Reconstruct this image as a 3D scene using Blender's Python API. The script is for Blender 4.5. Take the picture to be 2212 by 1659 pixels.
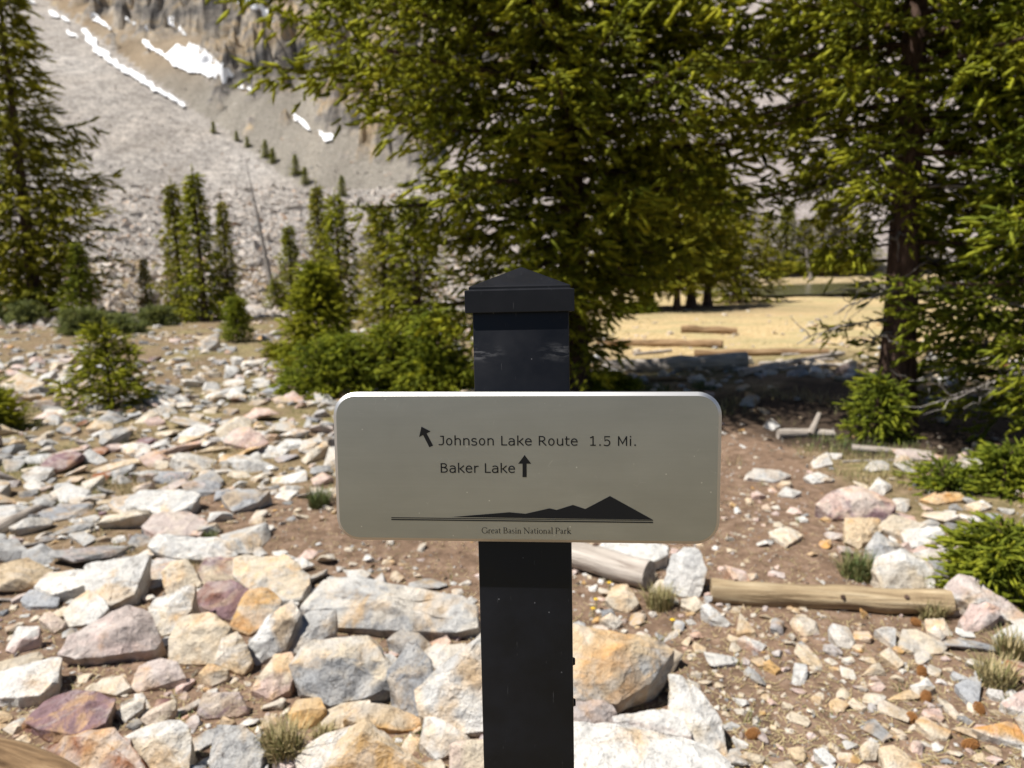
import bpy, bmesh, math, random
import numpy as np
from mathutils import Matrix, Vector, noise as mnoise

for _o in list(bpy.data.objects):
    bpy.data.objects.remove(_o)
S = bpy.context.scene
COL = S.collection
RAD = math.radians

# ------------------------------------------------------------------ camera
CAM_H = 1.35
PITCH, ROLL = 8.5, 1.3
cam_d = bpy.data.cameras.new('camera')
cam = bpy.data.objects.new('camera', cam_d)
COL.objects.link(cam)
CM = Matrix.Rotation(RAD(90 - PITCH), 4, 'X') @ Matrix.Rotation(RAD(-ROLL), 4, 'Z')
cam.matrix_world = Matrix.Translation((0, 0, CAM_H)) @ CM
cam_d.sensor_width = 36
cam_d.lens = 36 * 1734 / 2500
cam_d.clip_start = 0.05
cam_d.clip_end = 3000
cam_d.dof.use_dof = True
cam_d.dof.focus_distance = 0.765
cam_d.dof.aperture_fstop = 6.2
S.camera = cam

# ------------------------------------------------------------------ sky, sun, exposure
SUN_EL, SUN_AZ = 61.0, 70.0       # azimuth measured from the viewer's side towards the left
sun_dir = Vector((-math.sin(RAD(SUN_AZ)) * math.cos(RAD(SUN_EL)),
                  -math.cos(RAD(SUN_AZ)) * math.cos(RAD(SUN_EL)), math.sin(RAD(SUN_EL))))
W = bpy.data.worlds.new('World')
S.world = W
W.use_nodes = True
wn = W.node_tree.nodes
bg = wn['Background']
sk = wn.new('ShaderNodeTexSky')
sk.sky_type = 'NISHITA'
sk.sun_disc = False
sk.sun_elevation = RAD(SUN_EL)
sk.sun_rotation = math.atan2(sun_dir.x, sun_dir.y)
sk.altitude = 3000
sk.air_density = 1.0
sk.dust_density = 0.5
W.node_tree.links.new(sk.outputs[0], bg.inputs[0])
bg.inputs[1].default_value = 0.052
sl = bpy.data.lights.new('sun', 'SUN')
sl.energy = 4.9
sl.angle = RAD(0.5)
sl.color = (1.0, 0.955, 0.89)
so = bpy.data.objects.new('sun', sl)
so.rotation_euler = sun_dir.to_track_quat('Z', 'Y').to_euler()
so.location = (-20, -10, 40)
COL.objects.link(so)
S.view_settings.view_transform = 'Standard'
S.view_settings.look = 'None'
S.view_settings.gamma = 1
S.view_settings.exposure = 0.62
S.render.engine = 'CYCLES'
S.cycles.use_denoising = True
S.cycles.max_bounces = 6
S.cycles.diffuse_bounces = 3
S.cycles.glossy_bounces = 3
S.cycles.transmission_bounces = 4
S.cycles.caustics_reflective = False
S.cycles.caustics_refractive = False

# ------------------------------------------------------------------ helpers
rng = np.random.default_rng(7)
F = 1534.0
CM3 = np.array(CM.to_3x3())
O = np.array((0.0, 0.0, CAM_H))


def ray(px, py):
    """direction through a point of the 2212 x 1659 survey frame"""
    d = np.stack([(np.asarray(px, float) - 1106) / F, -(np.asarray(py, float) - 829.5) / F,
                  -np.ones_like(np.asarray(px, float))], -1)
    return d @ CM3.T


def project(p):
    q = (np.asarray(p, float) - O) @ CM3
    z = -q[..., 2]
    return 1106 + F * q[..., 0] / z, 829.5 - F * q[..., 1] / z, z


_T = np.random.default_rng(3).random((256, 256))


def vnoise(x, y, s=0):
    x = np.asarray(x, float) + 17.3 * s
    y = np.asarray(y, float) - 9.1 * s
    xi, yi = np.floor(x).astype(int), np.floor(y).astype(int)
    fx, fy = x - xi, y - yi
    fx, fy = fx * fx * (3 - 2 * fx), fy * fy * (3 - 2 * fy)
    g = lambda a, b: _T[a % 256, b % 256]
    return ((g(xi, yi) * (1 - fx) + g(xi + 1, yi) * fx) * (1 - fy) +
            (g(xi, yi + 1) * (1 - fx) + g(xi + 1, yi + 1) * fx) * fy) - 0.5


def fbm(x, y, s=0, o=4):
    t, a = 0, 1.0
    for k in range(o):
        t = t + a * vnoise(x * 2 ** k, y * 2 ** k, s + k)
        a *= 0.5
    return t


def sstep(a, b, x):
    t = np.clip((np.asarray(x, float) - a) / (b - a), 0, 1)
    return t * t * (3 - 2 * t)


def plane3(a, b, c):
    M = np.array([[p[0], p[1], 1] for p in (a, b, c)])
    return np.linalg.solve(M, np.array([p[2] for p in (a, b, c)]))


def on(px, py, dist):
    d = ray(px, py)
    return O + d / np.linalg.norm(d[:2]) * dist


_A1, _A2 = on(680, 430, 150), on(190, 65, 270)

def crease_plane(p, q, s):
    """plane through two points of a crease, climbing at slope s straight away from it"""
    u = (q - p)[:2]; Lu = np.linalg.norm(u); u = u / Lu
    m = np.array((-u[1], u[0])); m = m if m[1] > 0 else -m
    g = u * (q[2] - p[2]) / Lu + m * s
    return np.array((g[0], g[1], p[2] - g @ p[:2]))


def _onplane(px, py, P):
    d = ray(px, py)
    t = (P[0] * O[0] + P[1] * O[1] + P[2] - O[2]) / (d[2] - P[0] * d[0] - P[1] * d[1])
    return O + d * t


PA = crease_plane(_A1, _A2, 0.20)
PB = crease_plane(_A1, _A2, 0.60)
_B1, _B2 = _onplane(712, 288, PB), _onplane(205, 42, PB)
PC = crease_plane(_B1, _B2, 1.7)
PD = np.array((0.0, 0.62, -0.62 * 185))


def near_h(x, y):
    r = np.hypot(x, y)
    return 0.10 * fbm(x / 2.2, y / 2.2, 2, 3) * sstep(0.8, 4, r) + 0.018 * fbm(x / 0.35, y / 0.35, 5, 3)


def far_parts(x, y):
    n1 = fbm(x / 45, y / 45, 11, 4)
    n2 = fbm(x / 6, y / 6, 13, 4)
    a = PA[0] * x + PA[1] * y + PA[2] + 2.0 * n1 + 0.7 * n2
    b = PB[0] * x + PB[1] * y + PB[2] + 3.0 * n1 + 0.6 * n2
    rid = np.abs(fbm(x / 34, y / 60, 21, 5))
    rid2 = np.abs(fbm(x / 11, y / 15, 25, 4))
    rid3 = np.abs(fbm(x / 4.5, y / 7, 29, 3))
    c = PC[0] * x + PC[1] * y + PC[2] + 64 * (rid - 0.19) + 34 * (rid2 - 0.2) + 14 * (rid3 - 0.2)
    tq = c / 7.0 + 0.8 * fbm(x / 25, y / 25, 33, 3)
    fr = tq - np.floor(tq)
    c = c + 4.2 * (sstep(0.55, 0.95, fr) - fr)
    c = c - 2.6 * np.clip(x + 18 + 6 * n1, 0, None)
    d = PD[0] * x + PD[1] * y + PD[2] + 5 * n1 + 1.2 * n2
    return a, b, c, d


def base_h(x, y):
    """boulder field climbing gently on the left, lake basin on the right"""
    x = np.asarray(x, float); y = np.asarray(y, float)
    r = np.hypot(x, y)
    left = sstep(6, -14, x)
    up = np.clip(r - 34, 0, 90)
    b = left * (0.10 * up + 0.0009 * up * up) * sstep(20, 40, y)
    lake = -0.5 * np.exp(-(((x - 30) / 26) ** 2 + ((y - 58) / 15) ** 2))
    return b + lake + near_h(x, y) * (1 + 3 * sstep(40, 90, r)) + 0.006 * np.clip(r - 85, 0, None)


def terrain(x, y):
    x = np.asarray(x, float); y = np.asarray(y, float)
    a, b, c, d = far_parts(x, y)
    g = base_h(x, y)
    t = np.maximum(np.maximum(a, b), np.maximum(np.where(b > a, c, -99), d))
    t = np.where(y < 20, -99, t)
    return np.maximum(g, t)


def zone(x, y):
    a, b, c, d = far_parts(x, y)
    c = np.where(b > a, c, -99)
    g = base_h(x, y)
    return np.argmax(np.stack([g, a, b, c, d]), 0)


def cast(px, py, rmin=0.8, rmax=900, n=900, fn=terrain):
    """first point of the terrain along rays through survey points"""
    d = ray(np.atleast_1d(px), np.atleast_1d(py))
    d = d / np.linalg.norm(d[:, :2], axis=1)[:, None]
    rs = np.geomspace(rmin, rmax, n)
    P = O + d[:, None, :] * rs[None, :, None]
    below = P[..., 2] < fn(P[..., 0], P[..., 1])
    k = np.where(below.any(1), below.argmax(1), n - 1)
    k0 = np.maximum(k - 1, 0)
    lo, hi = rs[k0], rs[k]
    for _ in range(12):
        m = (lo + hi) / 2
        Q = O + d * m[:, None]
        bl = Q[:, 2] < fn(Q[:, 0], Q[:, 1])
        hi = np.where(bl, m, hi); lo = np.where(bl, lo, m)
    return O + d * hi[:, None]


def gpt(px, py):
    p = cast([px], [py])[0]
    return p


def tag(o, label=None, cat=None, group=None, kind=None):
    if label: o['label'] = label
    if cat: o['category'] = cat
    if group: o['group'] = group
    if kind: o['kind'] = kind
    return o


def empty(name, loc, rz=0.0):
    o = bpy.data.objects.new(name, None)
    o.empty_display_size = 0.1
    o.location = loc
    o.rotation_euler = (0, 0, rz)
    COL.objects.link(o)
    return o


def mesh_obj(name, me, mat=None, parent=None, loc=None):
    o = bpy.data.objects.new(name, me)
    COL.objects.link(o)
    if mat and not me.materials:
        me.materials.append(mat)
    if parent: o.parent = parent
    if loc is not None: o.location = loc
    return o


def np_mesh(name, V, Fc, smooth=False, tint=None, attrs=None):
    """V (n,3); Fc (m,3) or (m,4)"""
    me = bpy.data.meshes.new(name)
    V = np.ascontiguousarray(V, np.float32)
    Fc = np.ascontiguousarray(Fc, np.int32)
    k = Fc.shape[1]
    me.vertices.add(len(V)); me.vertices.foreach_set('co', V.ravel())
    me.loops.add(Fc.size); me.loops.foreach_set('vertex_index', Fc.ravel())
    me.polygons.add(len(Fc))
    me.polygons.foreach_set('loop_start', np.arange(0, Fc.size, k, dtype=np.int32))
    me.polygons.foreach_set('use_smooth', np.full(len(Fc), smooth))
    me.update(calc_edges=True)
    if tint is not None:
        tint, tint2 = tint if isinstance(tint, tuple) else (tint, None)
        if tint2 is not None:
            a = me.attributes.new('tint2', 'FLOAT_COLOR', 'POINT')
            t = np.ones((len(V), 4), np.float32); t[:, :3] = tint2
            a.data.foreach_set('color', t.ravel())
        a = me.attributes.new('tint', 'FLOAT_COLOR', 'POINT')
        t = np.ones((len(V), 4), np.float32); t[:, :3] = tint
        a.data.foreach_set('color', t.ravel())
    for nm, v in (attrs or {}).items():
        a = me.attributes.new(nm, 'FLOAT', 'POINT')
        a.data.foreach_set('value', np.ascontiguousarray(v, np.float32))
    return me


def bm_obj(name, bm, mat=None, parent=None, loc=None, sharp=None):
    me = bpy.data.meshes.new(name)
    bm.to_mesh(me); bm.free()
    if sharp is not None:
        me.polygons.foreach_set('use_smooth', np.ones(len(me.polygons), bool))
        me.set_sharp_from_angle(angle=RAD(sharp))
    return mesh_obj(name, me, mat, parent, loc)


def tube(pts, rad, sides=6):
    """numpy tube along a polyline -> V, F(quads)"""
    pts = np.asarray(pts, float); n = len(pts)
    rad = np.broadcast_to(np.asarray(rad, float), (n,))
    t = np.gradient(pts, axis=0)
    t /= np.linalg.norm(t, axis=1)[:, None] + 1e-9
    ref = np.array((0.31, 0.2, 0.93))
    if abs(t.mean(0) @ ref) / (np.linalg.norm(t.mean(0)) + 1e-9) > 0.85: ref = np.array((0.93, 0.2, 0.1))
    u = np.cross(t, ref); u /= np.linalg.norm(u, axis=1)[:, None] + 1e-9
    v = np.cross(t, u)
    a = np.arange(sides) / sides * 2 * np.pi
    V = pts[:, None] + rad[:, None, None] * (np.cos(a)[None, :, None] * u[:, None] + np.sin(a)[None, :, None] * v[:, None])
    i = np.arange(n - 1)[:, None] * sides; j = np.arange(sides)[None]
    Fq = np.stack([i + j, i + (j + 1) % sides, i + sides + (j + 1) % sides, i + sides + j], -1).reshape(-1, 4)
    return V.reshape(-1, 3), Fq


def join(parts):
    Vs, Fs, o = [], [], 0
    for v, f in parts:
        Vs.append(v); Fs.append(f + o); o += len(v)
    return np.concatenate(Vs), np.concatenate(Fs)


# ------------------------------------------------------------------ materials
def new_mat(name):
    m = bpy.data.materials.new(name)
    m.use_nodes = True
    nt = m.node_tree
    b = nt.nodes['Principled BSDF']
    return m, nt, b


def N(nt, t, **kw):
    n = nt.nodes.new(t)
    for k, v in kw.items():
        if k.startswith('i_'):
            key = k[2:]
            n.inputs[int(key) if key.isdigit() else key].default_value = v
        else:
            setattr(n, k, v)
    return n


def L(nt, a, b):
    nt.links.new(a, b)


def ramp(nt, fac, stops, interp='LINEAR'):
    r = nt.nodes.new('ShaderNodeValToRGB')
    r.color_ramp.interpolation = interp
    el = r.color_ramp.elements
    while len(el) < len(stops): el.new(0.5)
    for e, (p, c) in zip(el, stops):
        e.position = p
        e.color = (*c, 1) if len(c) == 3 else c
    L(nt, fac, r.inputs[0])
    return r.outputs[0]


def mixc(nt, fac, a, b, mode='MIX'):
    m = nt.nodes.new('ShaderNodeMix'); m.data_type = 'RGBA'; m.blend_type = mode
    for s, v in ((m.inputs[0], fac), (m.inputs[6], a), (m.inputs[7], b)):
        if hasattr(v, 'is_linked'): L(nt, v, s)
        elif isinstance(v, (int, float)): s.default_value = v
        else: s.default_value = (*v, 1)
    return m.outputs[2]


def noise(nt, scale, detail=4, rough=0.55, vec=None, dist=0.0):
    n = N(nt, 'ShaderNodeTexNoise')
    n.inputs['Scale'].default_value = scale; n.inputs['Detail'].default_value = detail
    n.inputs['Roughness'].default_value = rough; n.inputs['Distortion'].default_value = dist
    if vec is not None: L(nt, vec, n.inputs['Vector'])
    return n.outputs[0]


def bump(nt, h, strength, dist, b, prev=None):
    n = N(nt, 'ShaderNodeBump')
    n.inputs['Strength'].default_value = strength; n.inputs['Distance'].default_value = dist
    L(nt, h, n.inputs['Height'])
    if prev is not None: L(nt, prev, n.inputs['Normal'])
    if b is not None: L(nt, n.outputs[0], b.inputs['Normal'])
    return n.outputs[0]


def world_pos(nt):
    return N(nt, 'ShaderNodeNewGeometry').outputs['Position']


def make_rock_mat():
    m, nt, b = new_mat('quartzite')
    tint = N(nt, 'ShaderNodeAttribute', attribute_name='tint').outputs['Color']
    P = world_pos(nt)
    big = noise(nt, 5, 5, 0.6, P, 0.6)
    mid = noise(nt, 22, 5, 0.65, P, 0.3)
    fine = noise(nt, 160, 4, 0.7, P)
    c = mixc(nt, 1.0, tint, ramp(nt, mid, [(0.27, (0.45, 0.43, 0.41)), (0.45, (0.85, 0.84, 0.83)), (0.75, (1.12, 1.1, 1.06))]), 'MULTIPLY')
    t2 = N(nt, 'ShaderNodeAttribute', attribute_name='tint2').outputs['Color']
    m2 = ramp(nt, noise(nt, 5.5, 6, 0.66, P, 1.4), [(0.47, (0, 0, 0)), (0.57, (1, 1, 1))])
    c = mixc(nt, m2, c, mixc(nt, 1.0, t2, ramp(nt, mid, [(0.25, (0.7,) * 3), (0.6, (1.05,) * 3)]), 'MULTIPLY'))
    # iron stain
    st = ramp(nt, big, [(0.52, (0, 0, 0)), (0.66, (1, 1, 1))])
    stm = N(nt, 'ShaderNodeMath', operation='MULTIPLY'); L(nt, st, stm.inputs[0]); stm.inputs[1].default_value = 0.75
    stained = mixc(nt, 1.0, c, (1.0, 0.72, 0.42), 'MULTIPLY')
    c = mixc(nt, stm.outputs[0], c, stained)
    wh = ramp(nt, noise(nt, 6.5, 5, 0.62, P, 1.0), [(0.50, (0, 0, 0)), (0.62, (0.45,) * 3)])
    c = mixc(nt, wh, c, mixc(nt, 0.6, c, (0.72, 0.69, 0.64)))
    big2 = noise(nt, 8, 4, 0.6, N(nt, 'ShaderNodeVectorMath', operation='ADD', i_1=(4.1, 9.2, 1.7)).outputs[0], 0.8)
    vm = nt.nodes[-2] if False else None
    gr = ramp(nt, noise(nt, 9, 5, 0.7, P, 1.2), [(0.28, (1, 1, 1)), (0.42, (0, 0, 0))])
    grm = N(nt, 'ShaderNodeMath', operation='MULTIPLY'); L(nt, gr, grm.inputs[0]); grm.inputs[1].default_value = 0.45
    c = mixc(nt, grm.outputs[0], c, mixc(nt, 1.0, c, (0.55, 0.56, 0.58), 'MULTIPLY'))
    c = mixc(nt, 1.0, c, ramp(nt, fine, [(0.3, (0.72, 0.70, 0.68)), (0.5, (1, 1, 1)), (0.7, (1.08, 1.08, 1.08))]), 'MULTIPLY')
    # thin fracture lines
    v = N(nt, 'ShaderNodeTexVoronoi', feature='DISTANCE_TO_EDGE'); v.inputs['Scale'].default_value = 13
    wv = N(nt, 'ShaderNodeVectorMath', operation='ADD')
    nv = N(nt, 'ShaderNodeTexNoise'); nv.inputs['Scale'].default_value = 9; nv.inputs['Detail'].default_value = 4
    L(nt, P, nv.inputs['Vector'])
    sc = N(nt, 'ShaderNodeVectorMath', operation='SCALE'); sc.inputs['Scale'].default_value = 0.16
    L(nt, nv.outputs[1], sc.inputs[0]); L(nt, P, wv.inputs[0]); L(nt, sc.outputs[0], wv.inputs[1])
    L(nt, wv.outputs[0], v.inputs['Vector'])
    cr = ramp(nt, v.outputs[0], [(0.0, (0.45, 0.42, 0.4)), (0.035, (1, 1, 1))])
    gk = ramp(nt, noise(nt, 3.1, 3, 0.6, P), [(0.5, (0, 0, 0)), (0.62, (0.8,) * 3)])
    crm = mixc(nt, gk, (1, 1, 1), cr)
    c = mixc(nt, 1.0, c, crm, 'MULTIPLY')
    L(nt, c, b.inputs['Base Color'])
    b.inputs['Roughness'].default_value = 0.85
    b.inputs['Specular IOR Level'].default_value = 0.25
    n1 = bump(nt, mid, 0.8, 0.03, None)
    n2 = bump(nt, v.outputs[0], 0.25, 0.02, None, n1)
    bump(nt, fine, 0.6, 0.006, b, n2)
    return m


def make_ground_mat():
    m, nt, b = new_mat('soil_and_meadow')
    P = world_pos(nt)
    mead = N(nt, 'ShaderNodeAttribute', attribute_name='meadow').outputs['Fac']
    gras = N(nt, 'ShaderNodeAttribute', attribute_name='grassy').outputs['Fac']
    n1 = noise(nt, 1.3, 5, 0.6, P)
    n2 = noise(nt, 14, 5, 0.65, P)
    n3 = noise(nt, 90, 4, 0.7, P)
    soil = ramp(nt, n2, [(0.25, (0.085, 0.058, 0.04)), (0.5, (0.19, 0.132, 0.092)), (0.75, (0.30, 0.222, 0.165))])
    soil = mixc(nt, 1.0, soil, ramp(nt, n1, [(0.3, (0.85, 0.82, 0.8)), (0.7, (1.15, 1.1, 1.08))]), 'MULTIPLY')
    gr = ramp(nt, n2, [(0.3, (0.10, 0.105, 0.035)), (0.5, (0.22, 0.19, 0.085)), (0.7, (0.34, 0.27, 0.15))])
    gf = N(nt, 'ShaderNodeMath', operation='MULTIPLY'); L(nt, gras, gf.inputs[0]); L(nt, ramp(nt, n1, [(0.35, (0.3,) * 3), (0.6, (1, 1, 1))]), gf.inputs[1])
    c = mixc(nt, gf.outputs[0], soil, gr)
    n4 = noise(nt, 0.5, 4, 0.6, P)
    md = ramp(nt, n2, [(0.3, (0.17, 0.125, 0.06)), (0.44, (0.42, 0.31, 0.15)), (0.56, (0.58, 0.43, 0.23)), (0.72, (0.58, 0.50, 0.37))])
    md = mixc(nt, ramp(nt, n4, [(0.42, (0, 0, 0)), (0.66, (0.7,) * 3)]), md, (0.30, 0.28, 0.14))
    c = mixc(nt, mead, c, md)
    duff_shade = N(nt, 'ShaderNodeAttribute', attribute_name='duff_shade').outputs['Fac']
    c = mixc(nt, duff_shade, c, ramp(nt, n2, [(0.3, (0.022, 0.016, 0.012)), (0.7, (0.075, 0.052, 0.036))]))  # near-black brown carries both needle litter and painted tree shade
    c = mixc(nt, 1.0, c, ramp(nt, n3, [(0.28, (0.6, 0.58, 0.56)), (0.5, (1, 1, 1)), (0.72, (1.25, 1.22, 1.18))]), 'MULTIPLY')
    L(nt, c, b.inputs['Base Color'])
    b.inputs['Roughness'].default_value = 0.95
    b.inputs['Specular IOR Level'].default_value = 0.15
    k = bump(nt, n2, 0.8, 0.02, None)
    bump(nt, n3, 0.8, 0.006, b, k)
    return m


def make_mountain_mat():
    m, nt, b = new_mat('talus_and_cliff')
    P = world_pos(nt)
    at = lambda nm: N(nt, 'ShaderNodeAttribute', attribute_name=nm).outputs['Fac']
    speck = noise(nt, 1.6, 6, 0.8, P)
    speck2 = noise(nt, 0.42, 6, 0.8, P)
    broad = noise(nt, 0.035, 5, 0.6, P, 0.5)
    tal = ramp(nt, speck, [(0.36, (0.20, 0.187, 0.17)), (0.5, (0.455, 0.425, 0.385)), (0.62, (0.65, 0.62, 0.575))])
    tal = mixc(nt, 1.0, tal, ramp(nt, speck2, [(0.36, (0.62, 0.61, 0.61)), (0.5, (0.98, 0.97, 0.96)), (0.64, (1.25, 1.23, 1.2))]), 'MULTIPLY')
    tal = mixc(nt, 1.0, tal, ramp(nt, broad, [(0.3, (0.93, 0.90, 0.88)), (0.7, (1.08, 1.08, 1.1))]), 'MULTIPLY')
    mp3 = N(nt, 'ShaderNodeMapping'); mp3.inputs['Rotation'].default_value = (0, 0, 0.42); mp3.inputs['Scale'].default_value = (0.16, 0.022, 0.03)
    L(nt, P, mp3.inputs[0])
    strk = ramp(nt, noise(nt, 1.0, 5, 0.6, mp3.outputs[0], 0.3), [(0.32, (0.80, 0.79, 0.78)), (0.5, (0.98,) * 3), (0.66, (1.14, 1.13, 1.12))])
    tal = mixc(nt, 1.0, tal, strk, 'MULTIPLY')
    bB = ramp(nt, speck, [(0.35, (0.20, 0.185, 0.155)), (0.5, (0.315, 0.285, 0.24)), (0.64, (0.40, 0.37, 0.32))])
    bB = mixc(nt, 1.0, bB, strk, 'MULTIPLY')
    c = mixc(nt, at('zb'), tal, bB)
    c = mixc(nt, at('tan'), c, mixc(nt, 1.0, c, (1.05, 0.84, 0.60), 'MULTIPLY'))
    # layered cliff: dark slate and tan limestone
    mp = N(nt, 'ShaderNodeMapping'); mp.inputs['Scale'].default_value = (0.05, 0.05, 0.09)
    L(nt, P, mp.inputs[0])
    cn = noise(nt, 1.0, 7, 0.68, mp.outputs[0], 0.8)
    cn2 = noise(nt, 0.22, 6, 0.72, P, 0.6)
    cl = ramp(nt, cn, [(0.34, (0.07, 0.07, 0.075)), (0.43, (0.20, 0.185, 0.17)), (0.5, (0.36, 0.32, 0.27)), (0.57, (0.48, 0.37, 0.235)), (0.64, (0.30, 0.27, 0.245)), (0.74, (0.13, 0.11, 0.10))])
    cl = mixc(nt, 1.0, cl, ramp(nt, cn2, [(0.3, (0.35, 0.35, 0.37)), (0.48, (0.9,) * 3), (0.66, (1.45, 1.42, 1.36))]), 'MULTIPLY')
    c = mixc(nt, at('zc'), c, cl)
    dd = ramp(nt, speck2, [(0.33, (0.26, 0.22, 0.205)), (0.5, (0.44, 0.385, 0.355)), (0.66, (0.53, 0.48, 0.45))])
    c = mixc(nt, at('zd'), c, dd)
    gm = at('zg')
    gcol = ramp(nt, speck, [(0.36, (0.2, 0.18, 0.13)), (0.5, (0.42, 0.36, 0.26)), (0.66, (0.56, 0.5, 0.42))])
    c = mixc(nt, gm, c, gcol)
    c = mixc(nt, at('meadow'), c, ramp(nt, speck, [(0.36, (0.30, 0.22, 0.11)), (0.5, (0.55, 0.42, 0.23)), (0.64, (0.62, 0.51, 0.32))]))
    L(nt, c, b.inputs['Base Color'])
    b.inputs['Roughness'].default_value = 0.95
    b.inputs['Specular IOR Level'].default_value = 0.1
    k = bump(nt, speck, 0.9, 0.6, None)
    k2 = bump(nt, cn2, 0.5, 1.5, None, k)
    bump(nt, speck2, 0.5, 0.8, b, k2)
    return m


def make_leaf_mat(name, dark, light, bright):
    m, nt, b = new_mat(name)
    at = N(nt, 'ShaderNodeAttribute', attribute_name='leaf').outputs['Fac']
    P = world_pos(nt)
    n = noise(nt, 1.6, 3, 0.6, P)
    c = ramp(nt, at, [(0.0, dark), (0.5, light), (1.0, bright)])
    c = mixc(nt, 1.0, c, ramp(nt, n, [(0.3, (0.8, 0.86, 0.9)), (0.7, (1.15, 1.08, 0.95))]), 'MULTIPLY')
    L(nt, c, b.inputs['Base Color'])
    b.inputs['Roughness'].default_value = 0.7
    b.inputs['Specular IOR Level'].default_value = 0.15
    tr = N(nt, 'ShaderNodeBsdfTranslucent')
    L(nt, mixc(nt, 1.0, c, (1.25, 1.25, 0.5), 'MULTIPLY'), tr.inputs[0])
    mx = N(nt, 'ShaderNodeMixShader'); mx.inputs[0].default_value = 0.42
    out = nt.nodes['Material Output']
    L(nt, b.outputs[0], mx.inputs[1]); L(nt, tr.outputs[0], mx.inputs[2]); L(nt, mx.outputs[0], out.inputs[0])
    return m


def make_bark_mat(name, a, bcol, c3, sc=(30, 30, 6), use_obj=False):
    m, nt, b = new_mat(name)
    P = N(nt, 'ShaderNodeTexCoord').outputs['Object'] if use_obj else world_pos(nt)
    mp = N(nt, 'ShaderNodeMapping'); mp.inputs['Scale'].default_value = sc
    L(nt, P, mp.inputs[0])
    n1 = noise(nt, 1.0, 6, 0.65, mp.outputs[0], 0.4)
    n2 = noise(nt, 2.2, 4, 0.6, P)
    c = ramp(nt, n1, [(0.3, a), (0.5, bcol), (0.72, c3)])
    c = mixc(nt, 1.0, c, ramp(nt, n2, [(0.3, (0.78,) * 3), (0.7, (1.12,) * 3)]), 'MULTIPLY')
    L(nt, c, b.inputs['Base Color'])
    b.inputs['Roughness'].default_value = 0.9
    b.inputs['Specular IOR Level'].default_value = 0.2
    bump(nt, n1, 0.8, 0.02, b)
    return m


def make_plain(name, col, rough=0.6, metal=0.0, spec=0.5):
    m, nt, b = new_mat(name)
    b.inputs['Base Color'].default_value = (*col, 1)
    b.inputs['Roughness'].default_value = rough
    b.inputs['Metallic'].default_value = metal
    b.inputs['Specular IOR Level'].default_value = spec
    return m


M_ROCK = make_rock_mat()
M_GROUND = make_ground_mat()
M_MOUNT = make_mountain_mat()
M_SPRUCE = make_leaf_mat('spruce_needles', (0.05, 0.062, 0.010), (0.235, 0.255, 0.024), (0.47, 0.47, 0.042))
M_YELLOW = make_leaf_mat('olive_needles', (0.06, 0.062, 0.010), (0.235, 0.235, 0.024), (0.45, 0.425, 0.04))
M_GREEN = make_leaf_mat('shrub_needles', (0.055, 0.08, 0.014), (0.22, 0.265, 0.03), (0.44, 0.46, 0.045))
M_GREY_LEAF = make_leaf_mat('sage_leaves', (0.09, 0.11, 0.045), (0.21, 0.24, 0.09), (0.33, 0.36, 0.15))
M_BARK = make_bark_mat('spruce_bark', (0.028, 0.018, 0.014), (0.085, 0.052, 0.038), (0.16, 0.105, 0.08), (26, 26, 9))
M_DEAD = make_bark_mat('weathered_twig', (0.14, 0.125, 0.11), (0.30, 0.27, 0.245), (0.42, 0.39, 0.36), (20, 20, 20))
M_LOG = make_bark_mat('pale_wood', (0.13, 0.085, 0.045), (0.38, 0.285, 0.17), (0.55, 0.45, 0.30), (2.5, 42, 42), True)
M_LOG_GREY = make_bark_mat('silvered_wood', (0.22, 0.18, 0.15), (0.42, 0.37, 0.32), (0.58, 0.53, 0.47), (2.5, 40, 40), True)
M_LOG_BROWN = make_bark_mat('brown_wood', (0.07, 0.04, 0.02), (0.25, 0.16, 0.085), (0.44, 0.32, 0.19), (2.5, 40, 40), True)

# ------------------------------------------------------------------ ground and mountains
def polar_grid(thetas, rs):
    T, R = np.meshgrid(thetas, rs)
    x, y = R * np.sin(T), R * np.cos(T)
    nt_, nr_ = len(thetas), len(rs)
    i = np.arange(nr_ - 1)[:, None] * nt_; j = np.arange(nt_)[None]
    j2 = (j + 1) % nt_
    Fq = np.stack([i + j, i + j2, i + nt_ + j2, i + nt_ + j], -1).reshape(-1, 4)
    return x.ravel(), y.ravel(), Fq


th = np.radians(np.concatenate([np.arange(-44, 44, 0.32), np.arange(46, 314, 3.0)]))

# trail centre lines on the ground, used for soil, stones and grass
def trail_line(pts):
    return np.array([gpt(a, b)[:2] for a, b in pts])


TRAILS = [(trail_line([(1850, 1655), (1780, 1450), (1690, 1250), (1640, 1080), (1600, 1000), (1570, 930)]), (0.50, 0.48, 0.42, 0.40, 0.36, 0.3)),
          (trail_line([(1350, 1215), (1130, 1200), (950, 1190), (800, 1160), (640, 1110), (480, 1095)]), (0.25, 0.28, 0.30, 0.24, 0.2, 0.14)),
          (trail_line([(1690, 1250), (1500, 1390), (1400, 1290), (1300, 1300)]), (0.3, 0.18, 0.2, 0.2)),
          (trail_line([(0, 1420), (180, 1500), (420, 1440), (620, 1520)]), (0.08, 0.10, 0.10, 0.06))]


def trail_d(x, y):
    """signed-ish distance to the nearest trail edge (negative inside)"""
    x = np.asarray(x, float); y = np.asarray(y, float)
    best = np.full(x.shape, 99.0)
    for ln, wd in TRAILS:
        for k in range(len(ln) - 1):
            a, b = ln[k], ln[k + 1]
            d = b - a
            t = np.clip(((x - a[0]) * d[0] + (y - a[1]) * d[1]) / (d @ d), 0, 1)
            w = wd[k] * (1 - t) + wd[k + 1] * t
            best = np.minimum(best, np.hypot(x - a[0] - t * d[0], y - a[1] - t * d[1]) - w)
    return best


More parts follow.
